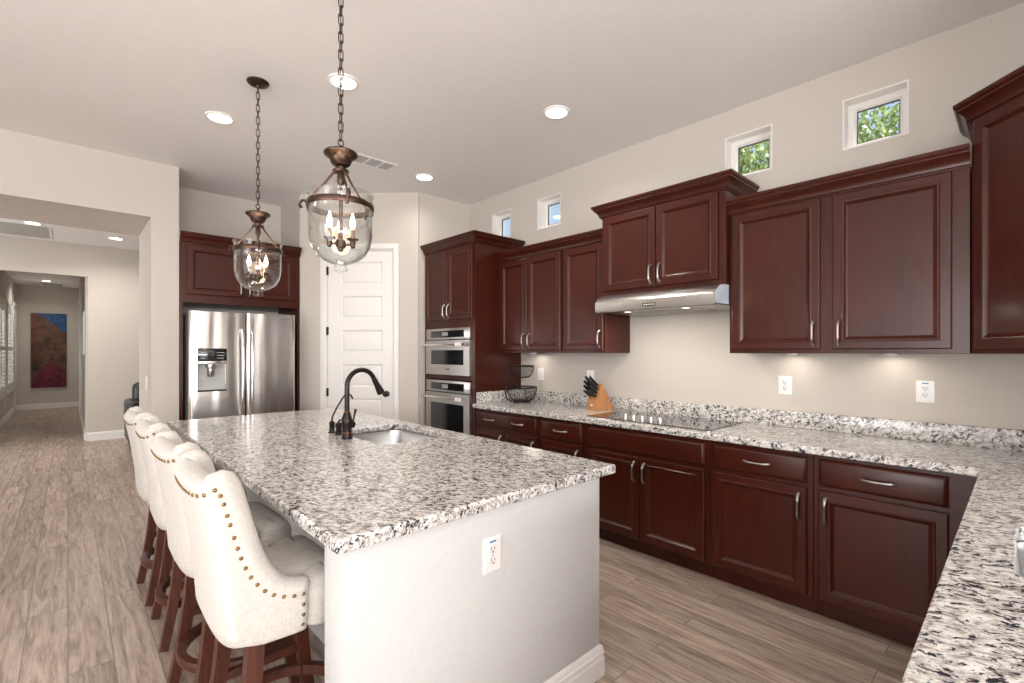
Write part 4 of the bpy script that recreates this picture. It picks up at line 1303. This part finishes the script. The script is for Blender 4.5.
# ================================================================== pendants
def pendant(label, loc):
    t = thing('pendant_light', label, 'pendant light', (loc[0], loc[1], 0), 0, 'bell jar pendants over the island')
    bm = bm_new(); lathe(bm, [(0.066, H - 0.0005), (0.066, H - 0.006), (0.060, H - 0.014), (0.040, H - 0.022), (0.012, H - 0.026), (0.008, H - 0.036)], seg=28)
    finish('canopy', bm, M['bronze'], t)
    bm = bm_new()
    ztop, zbot = H - 0.030, 2.365
    pitch = 0.040; n = int((ztop - zbot) / pitch); pitch = (ztop - zbot) / n
    for k in range(n):
        zc = ztop - (k + 0.5) * pitch
        pts = []
        for m in range(16):
            a = 2 * PI * m / 16
            u = 0.0105 * math.cos(a); v = math.sin(a) * 0.011 + (0.0145 if math.sin(a) >= 0 else -0.0145)
            pts.append((u, 0, zc + v) if k % 2 else (0, u, zc + v))
        tube(bm, pts, 0.0026, 6, True, up=((0, 1, 0) if k % 2 else (1, 0, 0)))
    # slim wire threaded through the links
    tube(bm, [(0.003, 0.003, ztop), (-0.002, 0.002, (ztop + zbot) / 2), (0.003, -0.002, zbot)], 0.0016, 6)
    finish('chain', bm, M['bronze'], t)
    bm = bm_new()
    tube(bm, [(0.012 * math.cos(a), 0, 2.352 + 0.016 * math.sin(a)) for a in [2 * PI * m / 16 for m in range(16)]], 0.003, 6, True, up=(0, 1, 0))
    lathe(bm, [(0.007, 2.340), (0.009, 2.330), (0.007, 2.305)], seg=14)
    lathe(bm, [(0.010, 2.312), (0.070, 2.308), (0.074, 2.302), (0.072, 2.295), (0.060, 2.286), (0.050, 2.280), (0.047, 2.270), (0.041, 2.256), (0.030, 2.246), (0.019, 2.241), (0.018, 2.232), (0.034, 2.229), (0.036, 2.224), (0.034, 2.218), (0.014, 2.214)], seg=32)
    finish('cap', bm, M['bronze'], t)
    bm = bm_new(); tube(bm, [(0, 0, 2.225), (0, 0, 1.885)], 0.0085, 12); lathe(bm, [(0.013, 2.165), (0.016, 2.175), (0.016, 2.20), (0.013, 2.21)], seg=14)
    finish('stem', bm, M['bronze'], t)
    RG = 0.137
    # glass bell jar, open on top
    bm = bm_new()
    out = [(RG + 0.006, 2.118), (RG + 0.007, 2.112), (RG, 2.100), (RG, 2.00), (RG - 0.001, 1.93), (RG - 0.010, 1.885), (RG - 0.032, 1.845), (RG - 0.065, 1.820), (0.040, 1.807), (0.026, 1.803), (0.024, 1.794), (0.030, 1.786), (0.030, 1.778), (0.020, 1.772), (0.004, 1.770)]
    inn = [(0.004, 1.808), (0.040, 1.811), (RG - 0.067, 1.824), (RG - 0.035, 1.849), (RG - 0.0135, 1.887), (RG - 0.0045, 1.93), (RG - 0.0035, 2.00), (RG - 0.0035, 2.100), (RG + 0.003, 2.113), (RG + 0.006, 2.118)]
    lathe(bm, out + inn, seg=48, cap0=False, cap1=False)
    finish('glass_jar', bm, M['jar_glass'], t, 60)
    bm = bm_new()
    lathe(bm, [(RG + 0.001, 2.052), (RG + 0.005, 2.050), (RG + 0.007, 2.056), (RG + 0.007, 2.072), (RG + 0.005, 2.078), (RG + 0.001, 2.076)], seg=48, cap0=False, cap1=False)
    finish('band', bm, M['bronze'], t, 40)
    for k in range(3):
        a = math.radians(-103 + 120 * k)
        ca, sa = math.cos(a), math.sin(a)
        P = lambda r, z: (r * ca, r * sa, z)
        bm = bm_new()
        tube(bm, [P(0.028, 2.222), P(0.038, 2.214), P(0.066, 2.180), P(RG + 0.010, 2.098), P(RG + 0.014, 2.085)], [0.006, 0.0062, 0.005, 0.005, 0.005], 10)
        # scroll hook on the band
        pts = [P(RG + 0.006, 2.040), P(RG + 0.012, 2.060), P(RG + 0.016, 2.080), P(RG + 0.026, 2.094), P(RG + 0.038, 2.094), P(RG + 0.046, 2.085), P(RG + 0.050, 2.073), P(RG + 0.044, 2.064), P(RG + 0.037, 2.067)]
        tube(bm, pts, [0.006, 0.0065, 0.0065, 0.006, 0.006, 0.0058, 0.0062, 0.007, 0.006], 10)
        finish('hook_arm', bm, M['bronze'], t)
    # candle cluster
    bm = bm_new(); lathe(bm, [(0.006, 1.862), (0.010, 1.866), (0.010, 1.876), (0.022, 1.882), (0.024, 1.902), (0.018, 1.914), (0.010, 1.918)], seg=18)
    cl = finish('candle_hub', bm, M['bronze'], t)
    for k in range(3):
        a = math.radians(-50 + 120 * k); ca, sa = math.cos(a) * 0.056, math.sin(a) * 0.056
        bm = bm_new()
        tube(bm, [(ca * 0.35, sa * 0.35, 1.892), (ca * 0.75, sa * 0.75, 1.892), (ca, sa, 1.893)], 0.0048, 8)
        lathe(bm, [(0.005, 1.874), (0.011, 1.880), (0.013, 1.898), (0.011, 1.908), (0.024, 1.912), (0.026, 1.917), (0.011, 1.918)], (ca, sa, 0), 16)
        finish('candle_arm', bm, M['bronze'], t)
        bm = bm_new(); lathe(bm, [(0.0098, 1.918), (0.0098, 1.958), (0.007, 1.960)], (ca, sa, 0), 14)
        finish('candle_sleeve', bm, M['candle'], t)
        bm = bm_new(); lathe(bm, [(0.006, 1.9605), (0.0085, 1.968), (0.0115, 1.982), (0.0115, 1.992), (0.008, 2.008), (0.004, 2.022), (0.0012, 2.032)], (ca, sa, 0), 14)
        b = finish('bulb', bm, M['bulb_on'], t)
    ld_ = bpy.data.lights.new('pendant_glow', 'POINT'); ld_.energy = 4; ld_.color = (1, 0.82, 0.6); ld_.shadow_soft_size = 0.05; ld_.specular_factor = 0.0
    lo = bpy.data.objects.new('pendant_glow', ld_); COL.objects.link(lo); lo.parent = t; lo.location = (0, 0, 2.0)
    return t
p0 = pendant('nearer glass bell jar pendant, hanging in front of the white pantry door', (0.900, 2.099))
dup(p0, (0.900, 3.379, 0), 0.0, 'farther glass bell jar pendant, hanging before the refrigerator cabinet')

# ================================================================== ceiling lights and vents
def can_light(label, x, y, z, power, r=0.078):
    t = thing('recessed_light', label, 'ceiling light', (x, y, z), 0, 'recessed ceiling lights')
    bm = bm_new(); lathe(bm, [(r + 0.018, -0.0005), (r + 0.018, -0.006), (r + 0.010, -0.010), (r, -0.010), (r - 0.004, -0.004)], seg=32, cap0=False, cap1=False)
    finish('trim_ring', bm, M['white_plastic'], t)
    bm = bm_new(); lathe(bm, [(r - 0.003, -0.004), (0.002, -0.0045)], seg=32, cap0=False)
    finish('lens', bm, M['lamp_on'], t)
    d = bpy.data.lights.new('lamp', 'AREA'); d.shape = 'DISK'; d.size = 0.15; d.energy = power; d.color = (1.0, 0.95, 0.88); d.spread = math.radians(150)
    o = bpy.data.objects.new('lamp', d); COL.objects.link(o); o.parent = t; o.location = (0, 0, -0.02)
    return t
can_light('round recessed ceiling light left of the far pendant', 0.829, 4.083, H, 6)
can_light('round recessed ceiling light seen behind the near pendant chain', 1.302, 2.996, H, 8)
can_light('round recessed ceiling light in front of the range hood cabinet', 2.603, 2.321, H, 8)
can_light('round recessed ceiling light near the oven tower and pantry wall', 2.605, 4.081, H, 4)
can_light('round recessed ceiling light in the living room seen through the opening', 0.52, 9.20, 3.10, 14)
can_light('round recessed ceiling light beside the living room return grille', -0.340, 8.84, 3.10, 14)
can_light('round recessed ceiling light in the hallway before the painting', -0.36, 15.35, 3.05, 10)

def register(name, label, x0, x1, y0, y1, z, n_bars, n_slat, long_axis='x'):
    t = thing(name, label, 'vent', ((x0 + x1) / 2, (y0 + y1) / 2, z))
    hx, hy = (x1 - x0) / 2, (y1 - y0) / 2
    bm = bm_new(); f = 0.026
    R = [[(-hx + i, -hy + i, zz), (hx - i, -hy + i, zz), (hx - i, hy - i, zz), (-hx + i, hy - i, zz)] for i, zz in ((0, -0.0005), (0.002, -0.006), (f - 0.006, -0.008), (f, -0.004), (f, -0.0005))]
    loft(bm, R, True, False, False)
    for k in range(1, n_bars + 1):
        x = -hx + 2 * hx * k / (n_bars + 1); box(bm, x - 0.009, x + 0.009, -hy + f, hy - f, -0.0075, -0.0035)
    finish('frame', bm, M['white_plastic'], t, 30)
    bm = bm_new(); box(bm, -hx + f, hx - f, -hy + f, hy - f, -0.0012, -0.0006)
    finish('duct', bm, M['dark_gray'], t, None)
    bm = bm_new()
    for k in range(n_slat):
        y = -hy + f + (2 * hy - 2 * f) * (k + 0.5) / n_slat
        d = (hy - f) / n_slat * 0.78
        prism(bm, [(y - d, -0.0015), (y - d, -0.0025), (y + d, -0.0068), (y + d, -0.0058)], 'x', -hx + f, hx - f)
    s = finish('slats', bm, M['grille'], t, None)
    return t
register('ceiling_vent', 'white ceiling supply vent with gray louvers beside the near pendant', 1.86, 2.262, 3.985, 4.19, H, 2, 9)
register('return_grille', 'wide white return air grille on the living room ceiling', -0.86, -0.165, 8.96, 9.92, 3.10, 0, 13)
register('ceiling_vent', 'small ceiling vent in the hallway behind the hall light', -0.47, -0.07, 15.75, 16.35, 3.05, 0, 8)

# ================================================================== outlets and switches
def outlet(label, loc, rz, kind='duplex', tagblue=False, name='wall_outlet', s=1.0):
    t = thing(name, label, 'light switch' if kind == 'switch' else 'outlet', loc, rz)
    hw, hh = 0.041 * s, 0.062 * s
    bm = bm_new()
    R = [[(x, y, z) for x, z in rrect(-hw + i, hw - i, -hh + i, hh - i, 0.006)] for i, y in ((0, -0.0003), (0, -0.003), (0.003, -0.0055), (0.006, -0.006))]
    loft(bm, R)
    finish('cover_plate', bm, M['white_plastic'], t, 40)
    if kind in ('switch', 'rocker'):
        bm = bm_new()
        prism(bm, [(-0.0061, -0.033), (-0.0085, -0.033), (-0.0065, 0.0), (-0.0100, 0.033), (-0.0061, 0.033)], 'x', -0.0165, 0.0165)
        finish('rocker', bm, M['trim'], t, 30)
    else:
        for zc in (-0.0195, 0.0195):
            bm = bm_new(); prism(bm, [(p[0], p[1] + zc) for p in rrect(-0.017, 0.017, -0.0145, 0.0145, 0.008)], 'y', -0.0062, -0.0078)
            f = finish('socket', bm, M['trim'], t, 40)
            bm = bm_new()
            box(bm, -0.0085, -0.0060, -0.0082, -0.0078, zc - 0.002, zc + 0.009); box(bm, 0.0060, 0.0085, -0.0082, -0.0078, zc - 0.001, zc + 0.008)
            lathe(bm, [(0.0032, -0.0078), (0.0032, -0.0082)], (0, 0, zc - 0.008), 10, 'y')
            finish('slots', bm, M['slot'], f, None)
        bm = bm_new(); lathe(bm, [(0.003, -0.006), (0.0025, -0.0072)], (0, 0, 0), 10, 'y'); finish('screw', bm, M['pewter'], t)
        if tagblue:
            bm = bm_new(); box(bm, -0.014, 0.014, -0.0068, -0.0061, 0.044, 0.050)
            finish('blue_mark', bm, M['blue_mark'], t, None)
    return t
outlet('white wall switch on the wall left of the knife block', (WX, 3.33, 1.188), RZW, 'switch', name='wall_switch')
outlet('white wall outlet partly hidden behind the knife block handles', (WX, 2.706, 1.181), RZW)
outlet('white wall outlet right of the cooktop above the upstand', (WX, 1.088, 1.188), RZW)
outlet('white wall outlet with small blue mark nearest the counter corner', (WX, 0.376, 1.188), RZW, tagblue=True)
outlet('white outlet with blue mark on the pale island end wall', (1.082, 1.266, 0.704), 0, tagblue=True, name='island_outlet')
outlet('white light switch on the side of the living room opening', (0.556, 5.76, 1.105), -PI / 2, 'switch', name='wall_switch', s=1.1)
outlet('white hallway outlet low on the wall under the shutters', (-0.93, 13.95, 0.36), PI / 2)

# ================================================================== worktop objects
# knife block: front faces the room (-x), local x -> world x
t = thing('knife_block', 'beech knife block full of black-handled knives left of the cooktop', 'knife block', (3.250, 2.500, 0.9143), -0.16)
bm = bm_new()
prism(bm, [(0.0, 0.0), (0.195, 0.0), (0.205, 0.010), (0.070, 0.222), (0.058, 0.224), (0.012, 0.098), (0.0, 0.085)], 'y', -0.058, 0.058)
bevel_all(bm, 0.003, 2, 30)
finish('block', bm, M['beech'], t, 30)
bm = bm_new(); prism(bm, [(y, z + 0.045) for y, z in rrect(-0.014, 0.014, -0.007, 0.007, 0.005)], 'x', -0.0012, -0.0002)
finish('maker_mark', bm, M['chrome'], t, None)
bm = bm_new(); 
for k in (-1, 1):
    for x in (0.02, 0.18): lathe(bm, [(0.006, 0.0), (0.006, 0.0)], (x, k * 0.04, 0), 8)
bm.free()
fdir = Vector((0.058 - 0.012, 0, 0.224 - 0.098)).normalized()     # along the slotted face
nrm = Vector((-0.78, 0, 0.62)).normalized()
rows = [(0.018, [-0.044, -0.026, -0.009, 0.009, 0.026, 0.044], 0.090, 0.0066), (0.050, [-0.036, 0.0, 0.036], 0.110, 0.0095), (0.084, [-0.038, 0.002, 0.038], 0.120, 0.0095), (0.116, [-0.026, 0.026], 0.130, 0.0098)]
base0 = Vector((0.012, 0, 0.098))
for d, ys, L, r in rows:
    for y in ys:
        b0 = base0 + fdir * d + Vector((0, y, 0))
        k = thing('kitchen_knife', 'black-handled knife in the beech block', 'knife', (0, 0, 0), 0, 'knives in the beech block')
        k.location = Matrix.Rotation(-0.16, 3, 'Z') @ b0 + Vector((3.250, 2.500, 0.9143)); k.rotation_euler = (0, 0, -0.16)
        bm = bm_new()
        tube(bm, [nrm * 0.011, nrm * 0.016, nrm * 0.03, nrm * (L * 0.6), nrm * (L * 0.85), nrm * (L * 0.97), nrm * L], [r * 0.9, r, r * 1.05, r * 0.95, r * 1.1, r * 0.95, r * 0.5], 10, flat=1.2, up=(0, 0, 1))
        finish('handle', bm, M['black'], k)
        bm = bm_new(); tube(bm, [nrm * 0.006, nrm * 0.0125], r * 0.75, 8, flat=1.2, up=(0, 0, 1))
        finish('bolster', bm, M['chrome'], k)

# two-tier wire fruit basket
t = thing('fruit_basket', 'empty two-tier black wire fruit basket in the counter corner by the ovens', 'basket', (3.285, 3.385, 0.9143))
def ring_tube(bm, c, r, z, tr, n=40): tube(bm, [(c[0] + r * math.cos(2 * PI * k / n), c[1] + r * math.sin(2 * PI * k / n), z) for k in range(n)], tr, 6, True)
def wire_bowl(c, z0, h, r0, r1, n, swirl):
    bm = bm_new()
    ring_tube(bm, c, r1, z0 + h, 0.0042)
    ring_tube(bm, c, r1 - 0.004, z0 + h - 0.008, 0.003)
    ring_tube(bm, c, r0, z0, 0.004)
    for k in range(n):
        a = 2 * PI * k / n; pts = []
        for m in range(8):
            u = m / 7
            rr = r0 + (r1 - r0) * math.sin(u * PI / 2) ** 0.9
            aa = a + swirl * math.sin(u * PI)
            pts.append((c[0] + rr * math.cos(aa), c[1] + rr * math.sin(aa), z0 + h * (1 - math.cos(u * PI / 2)) ** 0.95))
        tube(bm, pts, 0.0019, 5)
    for k in range(6):
        a = PI * k / 6; tube(bm, [(c[0] + r0 * math.cos(a), c[1] + r0 * math.sin(a), z0), (c[0] - r0 * math.cos(a), c[1] - r0 * math.sin(a), z0)], 0.0018, 5)
    return bm
finish('lower_bowl', wire_bowl((0, 0), 0.016, 0.135, 0.075, 0.148, 34, 0.25), M['iron'], t)
finish('upper_bowl', wire_bowl((0, 0), 0.245, 0.115, 0.050, 0.120, 30, 0.25), M['iron'], t)
bm = bm_new(); ring_tube(bm, (0, 0), 0.085, 0.0045, 0.0045)
for k in range(3):
    a = 2 * PI * k / 3; tube(bm, [(0.085 * math.cos(a), 0.085 * math.sin(a), 0.005), (0.076 * math.cos(a), 0.076 * math.sin(a), 0.016)], 0.004, 6)
finish('foot_ring', bm, M['iron'], t)
bm = bm_new()
dirx, diry = -0.66, 0.75
prof = [(0.100, 0.004), (0.150, 0.035), (0.166, 0.10), (0.160, 0.18), (0.140, 0.26), (0.124, 0.33), (0.120, 0.358)]
for off in (-0.02, 0.02): tube(bm, [(dirx * r - diry * off, diry * r + dirx * off, z) for r, z in prof], 0.0042, 8)
finish('stand', bm, M['iron'], t)

# ================================================================== living room and hall
# painting at the end of the hall
PX = (-0.665, -0.028); PZ_ = (0.525, 2.37)
t = thing('wall_painting', 'tall abstract canvas of orange rock, blue sky and magenta bush at hall end', 'painting', ((PX[0] + PX[1]) / 2, HY_END - 0.001, (PZ_[0] + PZ_[1]) / 2))
hw, hh = (PX[1] - PX[0]) / 2, (PZ_[1] - PZ_[0]) / 2
bm = bm_new(); box(bm, -hw, hw, -0.045, 0, -hh, hh, 0.004)
finish('canvas', bm, M['painting'], t)
# picture on the right hall wall, seen edge-on
t = thing('framed_picture', 'framed picture on the right hall wall seen almost edge-on', 'picture', (0.204, 11.35, 1.73), 0)
bm = bm_new()
R = [[(x, -0.62 + i, -0.36 + i), (x, 0.62 - i, -0.36 + i), (x, 0.62 - i, 0.36 - i), (x, -0.62 + i, 0.36 - i)] for i, x in ((0, 0), (0, -0.018), (0.014, -0.018), (0.016, -0.010))]
loft(bm, R, True, True, True)
finish('frame', bm, M['trim'], t, 30)
bm = bm_new(); box(bm, -0.0125, -0.0102, -0.602, 0.602, -0.342, 0.342)
finish('print', bm, M['white_plastic'], t, None)

# black leather armchair beyond the opening
t = thing('armchair', 'black leather armchair in the living room behind the opening edge', 'armchair', (1.08, 9.02, 0), 0.0)
def cushion(bm, x0, x1, y0, y1, z0, z1, r):
    lo, hi = z0, z1
    def o(g, z): return [(p[0], p[1], z) for p in rrect(x0 + g, x1 - g, y0 + g, y1 - g, max(0.01, r - g * 0.5), 5)]
    loft(bm, [o(r * 0.7, lo), o(r * 0.15, lo + r * 0.4), o(0, lo + r), o(0, hi - r), o(r * 0.15, hi - r * 0.4), o(r * 0.7, hi)])
bm = bm_new(); cushion(bm, -0.45, 0.45, -0.40, 0.40, 0.10, 0.33, 0.04); finish('base', bm, M['leather'], t, 50)
bm = bm_new(); cushion(bm, -0.30, 0.30, -0.40, 0.18, 0.331, 0.47, 0.05); finish('seat', bm, M['leather'], t, 50)
for s in (-1, 1):
    bm = bm_new(); cushion(bm, s * 0.385 - 0.075, s * 0.385 + 0.075, -0.40, 0.38, 0.331, 0.70, 0.06); finish('arm', bm, M['leather'], t, 50)
bm = bm_new(); cushion(bm, -0.36, 0.36, 0.20, 0.42, 0.40, 0.945, 0.09); finish('backrest', bm, M['leather'], t, 50)
for sx in (-0.38, 0.38):
    for sy in (-0.33, 0.33):
        bm = bm_new(); lathe(bm, [(0.018, 0.0), (0.026, 0.099)], (sx, sy, 0), 12); finish('leg', bm, M['leg'], t)
bm = bm_new(); cushion(bm, -0.19, 0.19, -0.05, 0.05, -0.19, 0.19, 0.045)
c = finish('throw_pillow', bm, M['pattern'], None, 60)
c.location = (0.98, 9.085, 0.675); c.rotation_euler = (math.radians(-8), 0, 0)
tag(c, 'black and white patterned pillow on the leather armchair', 'pillow')

# ================================================================== outside
bm = bm_new(); box(bm, 3.70, 16, -8, 16, -0.12, -0.06)
g = finish('ground_outside', bm, M['soil'], None, None); g['kind'] = 'structure'
t = thing('tree', 'leafy green tree outside the two nearest small high windows', 'tree', (6.6, 2.1, -0.06))
bm = bm_new(); tube(bm, [(0, 0, 0), (0.05, 0.03, 0.8), (0.0, 0.08, 1.7), (0.1, 0.0, 2.5)], [0.13, 0.10, 0.085, 0.06], 12)
for k in range(7):
    a = 2 * PI * k / 7
    tube(bm, [(0.02, 0.04, 1.6 + 0.1 * k), (0.5 * math.cos(a), 0.5 * math.sin(a), 2.3 + 0.12 * k), (1.0 * math.cos(a), 1.0 * math.sin(a), 2.9 + 0.1 * k)], [0.05, 0.035, 0.012], 8)
finish('trunk', bm, M['bark'], t)
bm = bm_new()
rnd = random.Random(3)
blobs = [(0, 0, 3.0, 1.1), (0.2, 0.9, 3.1, 0.9), (-0.1, -0.9, 2.85, 0.85), (-0.5, 0.3, 3.4, 0.8), (0.4, -0.4, 3.45, 0.75), (0.0, 0.9, 3.85, 0.60), (0.0, 0.25, 4.1, 0.65), (0.0, -0.45, 3.75, 0.5), (0.0, -1.1, 3.7, 0.5), (0.1, -0.85, 3.95, 0.45), (0.2, -1.35, 3.75, 0.5), (-0.3, 0.55, 4.0, 0.6)]
for (bx, by, bz, br) in blobs:
    for _ in range(int(2600 * br * br)):
        while True:
            v = Vector((rnd.uniform(-1, 1), rnd.uniform(-1, 1), rnd.uniform(-1, 1)))
            if 0.3 < v.length < 1: break
        p = Vector((bx, by, bz)) + v * br
        d = Vector((rnd.uniform(-1, 1), rnd.uniform(-1, 1), rnd.uniform(-1, 1))).normalized()
        q = d.to_track_quat('Z', 'Y').to_matrix()
        L = rnd.uniform(0.055, 0.09); W = L * 0.5
        vs = [bm.verts.new(p + q @ Vector(o)) for o in ((0, -L * 0.5, 0), (W * 0.5, -L * 0.1, 0.012), (W * 0.35, L * 0.25, 0.006), (0, L * 0.5, 0), (-W * 0.35, L * 0.25, 0.006), (-W * 0.5, -L * 0.1, 0.012))]
        bm.faces.new(vs)
finish('foliage', bm, M['leaf'], t, None)
